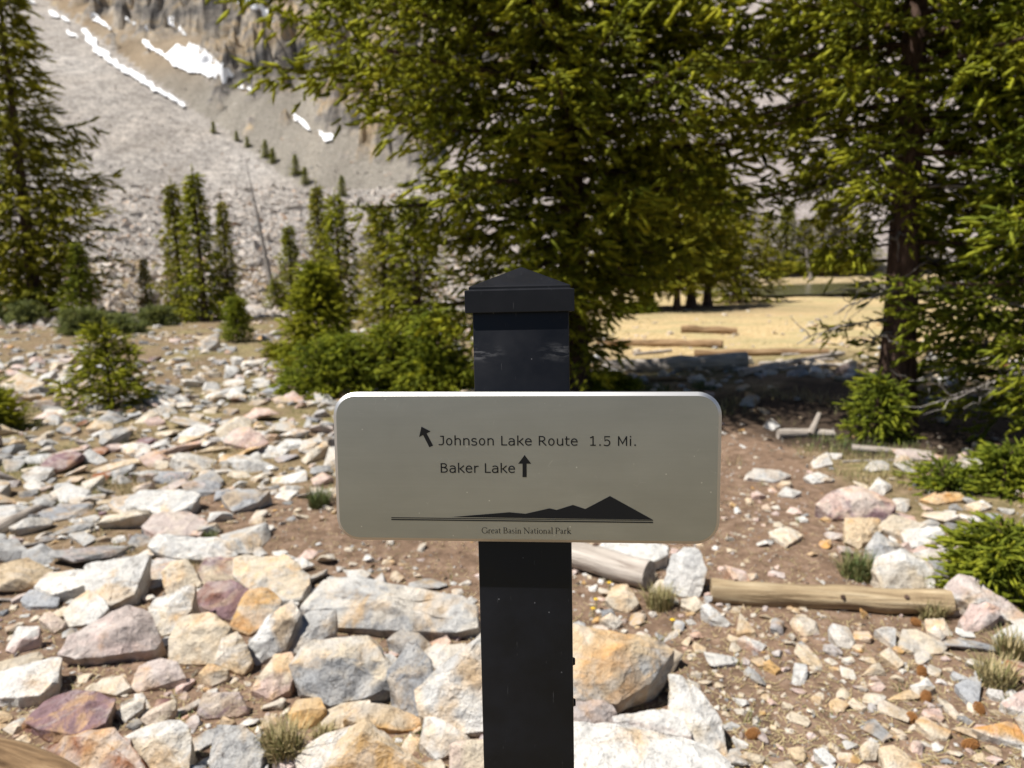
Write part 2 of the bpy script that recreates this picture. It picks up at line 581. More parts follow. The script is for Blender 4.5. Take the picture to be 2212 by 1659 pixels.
def meadow_mask(x, y):
    n = 1.8 * fbm(x / 3, y / 3, 31, 3)
    m = sstep(10.2, 12.5, y + n) * sstep(0.6, 2.2, x + 0.5 * n - 0.02 * (y - 11))
    grey = np.exp(-(((x - 6) / 6) ** 2 + ((y - 27) / 4.0) ** 2))
    return m * (1 - 0.8 * grey)


def grass_mask(x, y):
    td = trail_d(x, y)
    g = sstep(0.0, 0.5, td) * (0.45 + 0.5 * sstep(-0.1, 0.3, fbm(x / 1.4, y / 1.4, 41, 3)))
    g = g * sstep(2.6, 4.5, y)
    g = np.where(y < 0.4, 0.95, g)
    return np.clip(g, 0, 1)


DUFF_SHADE = [((1720, 870), 1.5, 1.1), ((1930, 905), 1.3, 1.2), ((1240, 835), 1.3, 0.9), ((2080, 930), 1.5, 1.2), ((1850, 850), 1.4, 1.0), ((60, 690), 2.2, 2.2), ((440, 690), 2.0, 1.2), ((1500, 662), 3.2, 1.6)]  # dark litter under the trees, with tree shade painted into some patches


def duff_shade_mask(x, y):
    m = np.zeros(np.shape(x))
    for p, a, b in DUFF_SHADE_XY:
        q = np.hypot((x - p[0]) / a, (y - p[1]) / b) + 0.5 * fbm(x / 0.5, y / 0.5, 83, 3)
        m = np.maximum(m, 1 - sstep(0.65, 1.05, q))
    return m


def ground_base(x, y):
    return base_h(x, y)


DUFF_SHADE_XY = [(gpt(*p), a, b) for p, a, b in DUFF_SHADE]
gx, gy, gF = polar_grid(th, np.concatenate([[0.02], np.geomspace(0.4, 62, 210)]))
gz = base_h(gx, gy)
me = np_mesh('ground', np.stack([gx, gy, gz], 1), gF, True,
             attrs={'meadow': meadow_mask(gx, gy), 'grassy': grass_mask(gx, gy), 'duff_shade': duff_shade_mask(gx, gy)})
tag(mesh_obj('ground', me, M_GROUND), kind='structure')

mx_, my_, mF = polar_grid(th, np.geomspace(58, 700, 330))
mz = terrain(mx_, my_) - 0.03 * (np.hypot(mx_, my_) < 62)
zz = zone(mx_, my_)
back = my_ < 20
zz = np.where(back, 0, zz)
d_c = np.hypot(mx_ - _A2[0], my_ - _A2[1])
_px, _py, _pz = project(np.stack([mx_, my_, mz], 1))
s_along = ((mx_ - _A1[0]) * (_A2 - _A1)[0] + (my_ - _A1[1]) * (_A2 - _A1)[1]) / ((_A2 - _A1)[:2] @ (_A2 - _A1)[:2])
tanm = 0.8 * sstep(0.45, 1.0, s_along + 0.35 * fbm(mx_ / 30, my_ / 30, 51, 3)) * (zz == 2)
farm = (zz == 0) & (mx_ > 2) & (my_ > 40) & (np.hypot(mx_, my_) < 170)
me = np_mesh('mountain_slope', np.stack([mx_, my_, mz], 1), mF, True,
             attrs={'zb': (zz == 2) * 1.0, 'zc': (zz == 3) * 1.0, 'zd': ((zz == 4) | ((zz == 2) & (mx_ > -12))) * 1.0,
                    'zg': ((zz == 0) & (mx_ > -10)) * 0.5, 'tan': tanm, 'meadow': farm * 0.95})
_q = mF[:, 0]
me.polygons.foreach_set('use_smooth', ~((zz[mF] == 3).sum(1) >= 3))
tag(mesh_obj('mountain_slope', me, M_MOUNT), kind='structure')

# lake
def make_water():
    m, nt, b = new_mat('lake_water')
    b.inputs['Base Color'].default_value = (0.10, 0.10, 0.045, 1)
    b.inputs['Roughness'].default_value = 0.12
    b.inputs['IOR'].default_value = 1.33
    bump(nt, noise(nt, 3.0, 4, 0.6, world_pos(nt)), 0.25, 0.03, b)
    return m


def lake():
    q = [(1500, 634), (1600, 640), (1700, 640), (1800, 637), (1900, 634), (2050, 630), (2212, 622), (2212, 604), (2050, 606), (1900, 610), (1800, 613), (1680, 617), (1560, 622)]
    pts = []
    for a, b in q:
        d = ray(a, b); t = (0.02 - O[2]) / d[2]
        pts.append(O + d * t)
    pts = np.array(pts)
    c = pts.mean(0)
    V = [c]; n = len(pts)
    for k in range(n):
        for s in range(6):
            p = pts[k] * (1 - s / 6) + pts[(k + 1) % n] * s / 6
            p = c + (p - c) * (1 + 0.05 * vnoise(k * 1.7 + s * 0.3, 2.0))
            V.append(p)
    V = np.array(V); V[:, 2] = 0.09
    m = len(V) - 1
    Ft = np.array([[0, 1 + i, 1 + (i + 1) % m] for i in range(m)])
    me = np_mesh('lake_water', V, Ft, False)
    tag(mesh_obj('lake_water', me, make_water()), kind='structure')


lake()

# snow fields lying on the slope
def make_snow():
    m, nt, b = new_mat('snow')
    P = world_pos(nt)
    c = ramp(nt, noise(nt, 0.4, 5, 0.6, P), [(0.3, (0.78, 0.80, 0.84)), (0.7, (0.9, 0.9, 0.9))])
    L(nt, c, b.inputs['Base Color'])
    b.inputs['Roughness'].default_value = 0.7
    bump(nt, noise(nt, 0.8, 4, 0.6, P), 0.4, 0.5, b)
    return m


M_SNOW = make_snow()
ZS = 2212 / 2500


def inpoly(x, y, poly):
    r = np.zeros(x.shape, bool)
    n = len(poly)
    for i in range(n):
        x1, y1 = poly[i]; x2, y2 = poly[(i + 1) % n]
        c = ((y1 > y) != (y2 > y)) & (x < (x2 - x1) * (y - y1) / (y2 - y1 + 1e-9) + x1)
        r ^= c
    return r


def snow_patch(zp, label):
    poly = [(a / 2.37 * ZS, b / 2.37 * ZS) for a, b in zp]
    xs = [p[0] for p in poly]; ys = [p[1] for p in poly]
    st = 1.6 if max(xs) - min(xs) < 150 else 2.2
    X, Y = np.meshgrid(np.arange(min(xs) - 4, max(xs) + 4, st), np.arange(min(ys) - 4, max(ys) + 4, st))
    jx = X + 9 * fbm(X / 11, Y / 11, 61, 4); jy = Y + 9 * fbm(X / 11, Y / 11, 67, 4)
    ins = inpoly(jx, jy, poly)
    P = cast(X.ravel(), Y.ravel(), 90, 600, 260).reshape(*X.shape, 3)
    P = P + np.array((0, 0, 0.7))
    h, w = X.shape
    idx = np.arange(h * w).reshape(h, w)
    ok = (ins[:-1, :-1].astype(int) + ins[1:, :-1] + ins[:-1, 1:] + ins[1:, 1:]) >= 4
    rr = np.linalg.norm(P[..., :2], axis=-1)
    jump = np.maximum.reduce([rr[:-1, :-1], rr[1:, :-1], rr[:-1, 1:], rr[1:, 1:]]) / np.minimum.reduce([rr[:-1, :-1], rr[1:, :-1], rr[:-1, 1:], rr[1:, 1:]])
    ok &= jump < 1.12
    Fq = np.stack([idx[:-1, :-1], idx[1:, :-1], idx[1:, 1:], idx[:-1, 1:]], -1)[ok]
    if not len(Fq): return
    used, inv = np.unique(Fq, return_inverse=True)
    V = P.reshape(-1, 3)[used]
    c = V.mean(0)
    me = np_mesh('snow_patch', V - c, inv.reshape(-1, 4), True)
    tag(mesh_obj('snow_patch', me, M_SNOW, loc=c), label, 'snow patch', 'snow patches on the mountain')


for zp, lb in [
    ([(465, 165), (500, 170), (565, 262), (700, 375), (860, 475), (1070, 615), (1088, 645), (1040, 630), (880, 535), (700, 422), (580, 345), (500, 258)],
     'long thin snow streak down the gully beside the tan scree'),
    ([(800, 215), (830, 222), (900, 285), (960, 320), (1020, 268), (1080, 290), (1100, 258), (1180, 300), (1250, 355), (1400, 475), (1475, 545), (1460, 558), (1380, 515), (1320, 512), (1200, 455), (1120, 432), (1090, 440), (1000, 385), (880, 315), (820, 262)],
     'largest white snowfield, tapering along the cliff foot'),
    ([(500, 70), (545, 92), (655, 182), (630, 190), (540, 130)], 'short snow strip above the tan scree top'),
    ([(970, 105), (1005, 112), (1045, 165), (1095, 220), (1060, 225), (985, 160)], 'narrow snow tongue in the cliff above the largest snowfield'),
    ([(1340, -20), (1500, -20), (1585, 130), (1560, 140), (1500, 85), (1400, 45)], 'snow band high on the cliff beside the big spruce'),
    ([(1685, 670), (1720, 685), (1812, 752), (1800, 775), (1740, 745)], 'small snow streak at the cliff foot touching the big spruce'),
    ([(1835, 755), (1870, 785), (1920, 800), (1925, 835), (1890, 832), (1850, 805)], 'lowest snow spot at the cliff foot, partly behind spruce twigs'),
    ([(828, 155), (895, 212), (882, 235), (838, 202)], 'small snow fleck between the cliff strip and the largest snowfield'),
    ([(375, 175), (465, 225), (450, 242), (388, 208)], 'small snow fleck left of the gully streak near its top'),
    ([(270, 60), (305, 65), (405, 135), (390, 145), (290, 95)], 'thin snow line by the tip of the tall spruce'),
    ([(140, 0), (190, 0), (205, 30), (170, 35)], 'tiny snow spot behind the tip of the tall spruce'),
    ([(735, 100), (800, 155), (790, 168), (740, 125)], 'thin snow sliver in the dark cliff over the tan scree'),
    ([(1665, 382), (1712, 415), (1700, 430), (1670, 405)], 'snow fleck in the ochre cliff next to the spruce edge'),
]:
    snow_patch(zp, lb)

# ------------------------------------------------------------------ boulder field and scree (uncountable)
def hull_template(seed, dims=(1, 1, 0.6), n=14):
    r = random.Random(seed)
    bm = bmesh.new()
    for _ in range(n):
        v = Vector((r.uniform(-1, 1), r.uniform(-1, 1), r.uniform(-1, 1)))
        mx = max(abs(v.x), abs(v.y), abs(v.z)) or 1
        v = v / mx * (0.75 + 0.25 * r.random())
        v = v * 0.6 + v.normalized() * 0.4
        bm.verts.new((v.x * dims[0], v.y * dims[1], v.z * dims[2]))
    bmesh.ops.convex_hull(bm, input=bm.verts)
    for v in [v for v in bm.verts if not v.link_faces]: bm.verts.remove(v)
    bmesh.ops.triangulate(bm, faces=bm.faces)
    bm.verts.index_update()
    V = np.array([v.co[:] for v in bm.verts]); Fc = np.array([[v.index for v in f.verts] for f in bm.faces])
    bm.free()
    return V, Fc


TEMPL = [hull_template(i, (1, random.Random(i).uniform(0.55, 0.95), random.Random(i + 99).uniform(0.25, 0.6)), 12 + i % 5) for i in range(14)]


TEMPL_LOW = [hull_template(i + 40, (1, random.Random(i).uniform(0.55, 0.95), random.Random(i + 99).uniform(0.4, 0.8)), 8) for i in range(10)]


def rotmats(n, r, tilt=0.35):
    a = r.uniform(0, 2 * np.pi, n); tx = r.normal(0, tilt, n); ty = r.normal(0, tilt, n)
    ca, sa = np.cos(a), np.sin(a)
    Rz = np.zeros((n, 3, 3)); Rz[:, 0, 0] = ca; Rz[:, 0, 1] = -sa; Rz[:, 1, 0] = sa; Rz[:, 1, 1] = ca; Rz[:, 2, 2] = 1
    Rx = np.zeros((n, 3, 3)); Rx[:, 0, 0] = 1; Rx[:, 1, 1] = np.cos(tx); Rx[:, 1, 2] = -np.sin(tx); Rx[:, 2, 1] = np.sin(tx); Rx[:, 2, 2] = np.cos(tx)
    Ry = np.zeros((n, 3, 3)); Ry[:, 1, 1] = 1; Ry[:, 0, 0] = np.cos(ty); Ry[:, 0, 2] = np.sin(ty); Ry[:, 2, 0] = -np.sin(ty); Ry[:, 2, 2] = np.cos(ty)
    return Rx @ Ry @ Rz


def scatter_mesh(name, P, size, tint, r, tilt=0.35, templ=TEMPL):
    Vs, Fs, Ts, T2, o = [], [], [], [], 0
    which = r.integers(0, len(templ), len(P))
    Rm = rotmats(len(P), r, tilt)
    for t, (tv, tf) in enumerate(templ):
        k = np.where(which == t)[0]
        if not len(k): continue
        v = np.einsum('nij,vj->nvi', Rm[k], tv) * size[k][:, None, None] + P[k][:, None]
        f = tf[None] + (np.arange(len(k)) * len(tv))[:, None, None] + o
        Vs.append(v.reshape(-1, 3)); Fs.append(f.reshape(-1, 3)); Ts.append(np.repeat(tint[k], len(tv), 0)); T2.append(np.repeat(tint[r.permutation(len(tint))[:len(k)]], len(tv), 0))
        o += len(k) * len(tv)
    return np_mesh(name, np.concatenate(Vs), np.concatenate(Fs), False, (np.concatenate(Ts), np.concatenate(T2) * 0.5 + np.concatenate(Ts) * 0.5))


PALETTE = {
    'white': (0.68, 0.67, 0.64), 'cream': (0.62, 0.54, 0.42), 'pale grey': (0.48, 0.48, 0.47), 'grey': (0.31, 0.315, 0.32),
    'blue-grey': (0.33, 0.345, 0.37), 'tan': (0.58, 0.46, 0.31), 'ochre': (0.60, 0.38, 0.16), 'rusty': (0.30, 0.13, 0.06),
    'pink': (0.62, 0.47, 0.42), 'purple': (0.24, 0.155, 0.17), 'pinkish grey': (0.50, 0.43, 0.40), 'dark grey': (0.15, 0.15, 0.155),
}
PN = list(PALETTE)
PW = np.array([31, 13, 21, 8, 5, 5, 2.5, 1, 8, 1.5, 8, 1], float); PW /= PW.sum()


def boulders():
    r = np.random.default_rng(12)
    n = 32000
    t0 = np.radians(r.uniform(-37, -2, n)); d0 = 30 * (230 / 30) ** r.random(n)
    P = np.stack([d0 * np.sin(t0), d0 * np.cos(t0), np.zeros(n)], 1)
    P[:, 2] = terrain(P[:, 0], P[:, 1])
    z = zone(P[:, 0], P[:, 1])
    d = np.linalg.norm(P[:, :2], axis=1)
    ok = (z <= 2) & (d > 30) & (r.random(n) < 1 - 0.93 * sstep(100, 250, d + 25 * fbm(P[:, 0] / 20, P[:, 1] / 20, 91, 3)))
    P, d = P[ok], d[ok]
    size = np.exp(r.normal(-1.75, 0.62, len(P))) * np.clip(0.45 + d / 130, 0.4, 1.4) * (1 - 0.45 * sstep(105, 165, d))
    size = np.clip(size, 0.07, 1.5)
    g = r.uniform(0.6, 1.15, len(P))[:, None]
    t = np.array((0.56, 0.515, 0.47))[None] * g
    hue = r.random(len(P))
    t[hue < 0.08] *= (1.05, 0.8, 0.6)
    t[hue > 0.93] *= (0.8, 0.85, 0.88)
    me = scatter_mesh('talus_boulders', P, size, t, r, 0.5, TEMPL_LOW)
    tag(mesh_obj('talus_boulders', me, M_ROCK), 'grey broken boulders strewn over the foot of the scree slope', None, None, 'stuff')


boulders()

# ------------------------------------------------------------------ rocks of the near ground
ZOOMS = {'A': (0, 1200, 2.4578), 'B': (700, 1275, 2.765), 'C': (1300, 1275, 2.765), 'D': (1650, 825, 2.6024), 'E': (1800, 1300, 2.886), 'L': (0, 600, 2.37)}


def zpx(z, pts):
    ox, oy, s = ZOOMS[z]
    return np.array([((ox + a / s) * ZS, (oy + b / s) * ZS) for a, b in pts])


def finish_rock(bm, size, seed, detail=1):
    """chip the edges, break up the faces"""
    bmesh.ops.recalc_face_normals(bm, faces=bm.faces)
    try:
        bmesh.ops.bevel(bm, geom=list(bm.edges), offset=size * 0.010, segments=1, profile=0.5, affect='EDGES', clamp_overlap=True)
    except Exception:
        pass
    bmesh.ops.triangulate(bm, faces=bm.faces)
    if detail:
        for _ in range(detail):
            lim = size * 0.16
            ed = [e for e in bm.edges if e.calc_length() > lim]
            if ed:
                bmesh.ops.subdivide_edges(bm, edges=ed, cuts=1 if detail < 2 else 2)
                bmesh.ops.triangulate(bm, faces=bm.faces)
        off = Vector((seed * 3.7, seed * 1.3, seed * 0.7))
        bm.normal_update()
        mv = []
        for v in bm.verts:
            p = v.co / size
            n1 = mnoise.noise(p * 2.6 + off); n2 = mnoise.noise(p * 7 + off * 2); n3 = mnoise.noise(p * 17 + off)
            led = abs(mnoise.noise(Vector((p.x * 1.2, p.y * 1.2, p.z * 9)) + off))
            mv.append(v.normal * size * (0.035 * n1 + 0.024 * n2 + 0.012 * n3 + 0.034 * led))
        for v, d in zip(bm.verts, mv): v.co += d
    bmesh.ops.recalc_face_normals(bm, faces=bm.faces)


def rock_obj(bm, tint, loc, label, seed, name='rock', tint_top=None):
    me = bpy.data.meshes.new(name)
    bm.to_mesh(me); bm.free()
    n = len(me.vertices)
    a = me.attributes.new('tint', 'FLOAT_COLOR', 'POINT')
    t = np.ones((n, 4), np.float32); t[:, :3] = tint
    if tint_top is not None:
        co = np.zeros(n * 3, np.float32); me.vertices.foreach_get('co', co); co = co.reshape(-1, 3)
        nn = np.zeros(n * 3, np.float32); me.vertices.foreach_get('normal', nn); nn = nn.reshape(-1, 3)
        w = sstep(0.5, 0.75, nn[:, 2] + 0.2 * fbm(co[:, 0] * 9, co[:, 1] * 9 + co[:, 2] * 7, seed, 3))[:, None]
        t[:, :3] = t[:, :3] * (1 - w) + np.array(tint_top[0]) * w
    a.data.foreach_set('color', t.ravel())
    a = me.attributes.new('tint2', 'FLOAT_COLOR', 'POINT')
    rq = random.Random(seed * 31 + 5)
    k2 = rq.choice(['white', 'pale grey', 'cream', 'tan', 'ochre', 'pink', 'pale grey', 'grey', 'cream'])
    w2 = rq.uniform(0.25, 0.6)
    t2 = t.copy(); t2[:, :3] = t[:, :3] * (1 - w2) + np.array(PALETTE[k2]) * w2
    a.data.foreach_set('color', t2.ravel())
    me.polygons.foreach_set('use_smooth', np.ones(len(me.polygons), bool))
    me.set_sharp_from_angle(angle=RAD(18))
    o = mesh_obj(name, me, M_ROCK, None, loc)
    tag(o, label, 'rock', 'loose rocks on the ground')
    return o


HERO_XY = []


def hero(z, col, tau, bulge, label, pts, col2=None, e=0.02, ridge=0.6, vary=0.12):
    P2 = zpx(z, pts)
    P2 = P2.mean(0) + (P2 - P2.mean(0)) * 1.06
    i = int(P2[:, 1].argmax())
    cxm = P2[:, 0].mean()
    G = cast([cxm], [P2[:, 1].max() - 2], fn=base_h)[0]
    sd = len(HERO_XY)
    r = random.Random(sd * 7 + 1)
    t = RAD(tau)
    roll = RAD(r.uniform(-8, 8))
    nrm = np.array((math.sin(roll), -math.sin(t), math.cos(t))); nrm /= np.linalg.norm(nrm)
    Q = G + np.array((0, 0, e))
    D = ray(P2[:, 0], P2[:, 1])
    den = D @ nrm
    tt = ((Q - O) @ nrm) / den
    T = O + D * tt[:, None]
    c = T.mean(0)
    size = float(np.sqrt(((T - c) ** 2).sum(1)).mean() * 2)
    th_ = max(0.25 * size, 0.03)
    bm = bmesh.new()
    for p in T: bm.verts.new(p + nrm * r.uniform(-0.02, 0.02) * size)
    # ridge points give it a lit top and a shaded front
    lo, hi = P2[:, 1].max(), P2[:, 1].min()
    order = np.argsort(P2[:, 1])
    for k in range(4):
        w = np.array([r.random() for _ in P2]) + 0.15
        tgt = lo + (hi - lo) * ridge
        w *= np.exp(-((P2[:, 1] - tgt) / (0.6 * (lo - hi) + 1e-6)) ** 2) + 0.08
        w /= w.sum()
        p = (T * w[:, None]).sum(0)
        p = p + (p - c) * r.uniform(-0.1, 0.5)
        bm.verts.new(p + nrm * size * bulge * r.uniform(0.55, 1.0))
    for p in T:
        g = float(base_h(p[0], p[1]))
        q = c + (p - c) * r.uniform(0.82, 0.98)
        q = q + np.array((0, 0.1 * size * (tau > 20), 0))
        bm.verts.new((q[0], q[1], min(g - 0.03, q[2] - th_)))
    bmesh.ops.convex_hull(bm, input=bm.verts)
    for v in [v for v in bm.verts if not v.link_faces]: bm.verts.remove(v)
    for k in range(3):
        a_ = r.uniform(0, 6.28); el_ = r.uniform(0.1, 0.9)
        pn = Vector((math.cos(a_) * math.cos(el_), math.sin(a_) * math.cos(el_), math.sin(el_)))
        mxp = max((v.co - Vector(c)).dot(pn) for v in bm.verts)
        bb = bmesh.ops.bisect_plane(bm, geom=list(bm.verts) + list(bm.edges) + list(bm.faces), plane_co=Vector(c) + pn * mxp * r.uniform(0.88, 0.97), plane_no=pn, clear_outer=True)
        ce = [e for e in bb['geom_cut'] if isinstance(e, bmesh.types.BMEdge)]
        if ce: bmesh.ops.holes_fill(bm, edges=ce)
    loc = Vector((c[0], c[1], float(base_h(c[0], c[1]))))
    for v in bm.verts: v.co -= loc
    finish_rock(bm, size, sd, 2 if size > 0.16 else 1)
    tint = np.array(PALETTE[col]) * (1 + r.uniform(-vary, vary))
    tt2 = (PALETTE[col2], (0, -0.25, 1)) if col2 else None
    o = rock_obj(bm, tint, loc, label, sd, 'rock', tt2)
    HERO_XY.append((c[0], c[1], size * 0.5))
    return o


H = hero
# --- the pile along the near edge of the path
H('A', 'purple', 6, .05, 'flat purple slab with a jagged left point near the lower corner', [(145, 1370), (270, 1270), (480, 1200), (690, 1240), (620, 1385), (450, 1455), (250, 1425)], 'purple', .05)
H('A', 'white', 12, .06, 'brightest white slab, cut off by the picture edge beside bare soil', [(-60, 1110), (120, 1060), (370, 990), (330, 1130), (230, 1215), (120, 1235), (-60, 1225)], None, .05)
H('A', 'cream', 8, .05, 'narrow cream slab just behind the brightest white slab', [(-40, 1030), (230, 965), (268, 1000), (10, 1092)])
H('A', 'pinkish grey', 34, .16, 'big pinkish grey wedge with dark underside, behind the bare soil patch', [(365, 970), (420, 870), (760, 690), (890, 730), (960, 880), (920, 945), (640, 965), (470, 1000)], 'pinkish grey', .08, .75)
H('A', 'white', 10, .06, 'long white slab tapering to a blunt end beside the grey-blue flat rock', [(215, 570), (290, 490), (530, 475), (560, 535), (430, 585), (330, 612)], None, .06)
H('A', 'white', 26, .07, 'broad white plate with brown soil caught on its face', [(520, 560), (530, 450), (830, 400), (890, 385), (835, 530), (800, 605), (650, 685), (565, 655)], None, .06)
H('A', 'pale grey', 26, .06, 'pale slab leaning below the soil-stained white plate', [(385, 725), (520, 590), (620, 640), (645, 705), (560, 790), (420, 805)], 'white', .03)
H('A', 'blue-grey', 8, .05, 'flat grey-blue rock under the long tapering white slab', [(130, 650), (190, 595), (345, 640), (345, 685), (180, 692)])
H('A', 'cream', 48, .13, 'large orange-stained cream block standing in the middle of the pile', [(1025, 890), (1080, 745), (1250, 725), (1385, 800), (1315, 885), (1290, 1028), (1028, 1025)], 'tan', .03, .7)
H('A', 'tan', 46, .12, 'sandy tan wedge leaning on the orange-stained block', [(1290, 1025), (1340, 880), (1425, 840), (1515, 1010), (1455, 1095)])
H('A', 'cream', 44, .06, 'upright yellow-stained slab left of the orange-stained block', [(895, 695), (955, 632), (1168, 565), (1145, 705), (1045, 838), (975, 855)], 'white', .05)
H('A', 'cream', 40, .14, 'lumpy cream rock with an orange streak behind the yellow-stained slab', [(975, 485), (1040, 420), (1120, 405), (1205, 545), (1140, 595), (1000, 605)])
H('A', 'purple', 42, .12, 'purple-red cracked block behind the orange-stained block', [(1160, 655), (1250, 540), (1385, 535), (1495, 580), (1475, 685), (1375, 770), (1320, 720)], 'purple')
H('A', 'cream', 40, .10, 'cream rock with rusty pink top between purple block and leaning slab', [(1385, 810), (1420, 700), (1500, 585), (1600, 590), (1695, 670), (1620, 765), (1500, 855)], 'ochre')
H('A', 'pale grey', 50, .10, 'leaning slab, white on its left face and grey on its right', [(1490, 935), (1600, 760), (1765, 645), (1805, 720), (1710, 930), (1545, 1035)], 'white')
H('A', 'pale grey', 42, .16, 'lumpy pale grey rock in front of the long grey stone', [(1685, 955), (1760, 790), (1850, 725), (2010, 720), (1995, 840), (1860, 935), (1750, 975)])
H('A', 'pale grey', 26, .06, 'wide grey slab with a yellow stain, resting behind the purple-red block', [(1425, 400), (1700, 395), (1850, 490), (1835, 625), (1700, 645), (1500, 585), (1415, 510)], 'cream', .06)
H('A', 'cream', 48, .1, 'small cream rock with dark purple side by the wide grey slab', [(1190, 470), (1230, 405), (1310, 395), (1420, 400), (1415, 540), (1290, 550), (1210, 560)], 'purple')
H('B', 'grey', 26, .13, 'long grey stone like a beam, pale on top and dark in front', [(90, 575), (150, 475), (310, 375), (420, 365), (800, 440), (1150, 515), (1265, 610), (1262, 705), (1120, 745), (900, 705), (660, 725), (330, 695), (180, 605)], 'pale grey', .06, .5)  # sunlit top and shaded front are put into the tints
H('A', 'pink', 18, .06, 'pink banded slab above the bare soil, its right end dark', [(870, 210), (930, 140), (1130, 128), (1245, 180), (1195, 262), (950, 258)], 'pinkish grey', .05)
H('A', 'pale grey', 26, .1, 'grey banded slab stacked in front of the pink banded slab', [(890, 310), (960, 258), (1200, 268), (1385, 320), (1415, 372), (1290, 405), (1050, 395), (925, 352)], 'white', .05)
H('A', 'white', 10, .05, 'wide white slab behind the pink banded slab', [(762, 60), (860, 0), (1020, -22), (1195, 20), (1145, 92), (980, 135), (870, 102)], None, .06)
H('A', 'pale grey', 22, .1, 'grey ribbed slab beside bare soil, left of the sign plate', [(1328, 22), (1420, -12), (1615, -2), (1545, 62), (1400, 115)], 'blue-grey', .05)
H('A', 'pink', 48, .1, 'rounded pinkish block with a dark crack line', [(1515, 1185), (1590, 1070), (1640, 980), (1745, 965), (1780, 1030), (1735, 1185), (1630, 1245)], 'cream')
H('B', 'grey', 40, .2, 'big boulder with yellowish white top and dark grey front', [(50, 965), (120, 860), (190, 800), (400, 785), (570, 785), (695, 950), (685, 1095), (480, 1185), (300, 1225), (120, 1155)], 'cream', .05, .62)  # shade of the front is painted as grey below the yellowish top
H('B', 'blue-grey', 56, .08, 'blue-grey pointed slab standing between two big boulders', [(690, 1005), (800, 825), (880, 830), (965, 950), (1005, 1030), (905, 1300), (780, 1245), (705, 1120)], 'grey')
H('B', 'grey', 40, .14, 'rounded grey rock at the top end of the blue-grey pointed slab', [(690, 800), (770, 738), (900, 748), (975, 830), (930, 905), (780, 862)])
H('B', 'white', 44, .1, 'small white rock with tan rim squeezed beside the bumpy white boulder', [(940, 875), (1000, 828), (1205, 828), (1195, 935), (1060, 1015), (985, 962)], 'cream')
H('B', 'white', 52, .14, 'bumpy white boulder half hidden by the post, orange at its top', [(888, 1135), (1000, 1020), (1180, 880), (1320, 785), (1420, 900), (1420, 1380), (1200, 1405), (1060, 1325), (915, 1295)], 'pale grey', .06, .7)
H('C', 'pale grey', 38, .15, 'big boulder with an ochre top surface, right behind the post', [(-60, 730), (130, 690), (290, 700), (880, 805), (935, 862), (865, 945), (760, 1080), (560, 1205), (290, 1195), (-60, 1180)], 'tan', .12, .62)
H('C', 'pinkish grey', 48, .12, 'small pinkish block under the ochre-topped boulder', [(200, 1215), (500, 1195), (565, 1290), (550, 1365), (290, 1375), (200, 1370)])
H('C', 'white', 8, .05, 'largest white slab at the foot of the post, cut off by the frame', [(140, 1410), (290, 1375), (500, 1368), (800, 1400), (1150, 1520), (1300, 1600), (1330, 1720), (140, 1740)], None, .1)
H('C', 'cream', 40, .10, 'curved white rock enclosing a dark hollow, beside the path', [(940, 1050), (1050, 1055), (1150, 1150), (1270, 1350), (1305, 1570), (1200, 1570), (1010, 1440), (930, 1240)], 'white', .04)
H('C', 'pinkish grey', 24, .06, 'pale shelf rock below the dark hollow', [(560, 1310), (880, 1260), (1010, 1330), (1060, 1450), (800, 1410), (570, 1360)], 'white', .1)
H('B', 'ochre', 44, .2, 'rust-orange pointed boulder at the bottom of the frame', [(245, 1700), (300, 1560), (430, 1400), (540, 1340), (650, 1420), (800, 1560), (990, 1700)], 'tan', .05, .8)
H('B', 'ochre', 26, .06, 'ochre yellow slab behind the rust-orange pointed boulder', [(390, 1325), (470, 1260), (570, 1218), (700, 1238), (925, 1350), (885, 1395), (760, 1405), (500, 1355)], 'tan', .04)
H('B', 'white', 20, .05, 'white angular slab left of the rust-orange pointed boulder', [(68, 1595), (180, 1470), (425, 1388), (405, 1480), (250, 1680), (100, 1690)], None, .04)
H('B', 'pale grey', 38, .12, 'pale rock right of the ochre yellow slab', [(900, 1480), (940, 1320), (1040, 1330), (1225, 1450), (1185, 1515), (1020, 1595)], 'white')
H('B', 'cream', 52, .06, 'square cream block against the left side of the post', [(1108, 1490), (1330, 1468), (1400, 1480), (1400, 1700), (1108, 1700)])
H('A', 'ochre', 48, .12, 'orange cube-like rock behind the dry grass tuft', [(1730, 1345), (1780, 1250), (1920, 1235), (1955, 1310), (1850, 1405), (1790, 1415)], 'tan')
H('A', 'tan', 34, .12, 'tan rock with a yellow top right of the orange cube-like rock', [(1915, 1435), (1970, 1300), (2050, 1275), (2215, 1258), (2220, 1385), (2080, 1405)], 'cream')
H('A', 'purple', 50, .08, 'small purple brick-shaped rock near the dry grass tuft', [(1185, 1335), (1230, 1210), (1440, 1208), (1480, 1312), (1420, 1345), (1240, 1358)], 'pinkish grey')
H('A', 'white', 34, .14, 'clean white egg-shaped rock beside the purple slab', [(692, 1325), (760, 1270), (865, 1243), (855, 1300), (760, 1375)])
H('A', 'cream', 44, .16, 'cream rock with a dark end beside the white egg-shaped rock', [(845, 1365), (900, 1310), (1055, 1248), (1045, 1312), (980, 1395), (880, 1395)])
H('A', 'rusty', 36, .1, 'large rusty red and grey slab at the bottom edge', [(215, 1565), (400, 1480), (680, 1428), (765, 1490), (890, 1700), (380, 1700)], 'pinkish grey', .06, .8)
H('A', 'cream', 52, .1, 'yellow and cream block right of the large rusty slab', [(758, 1490), (900, 1400), (1112, 1388), (1145, 1450), (1125, 1700), (900, 1700)], 'white', .03, .8)
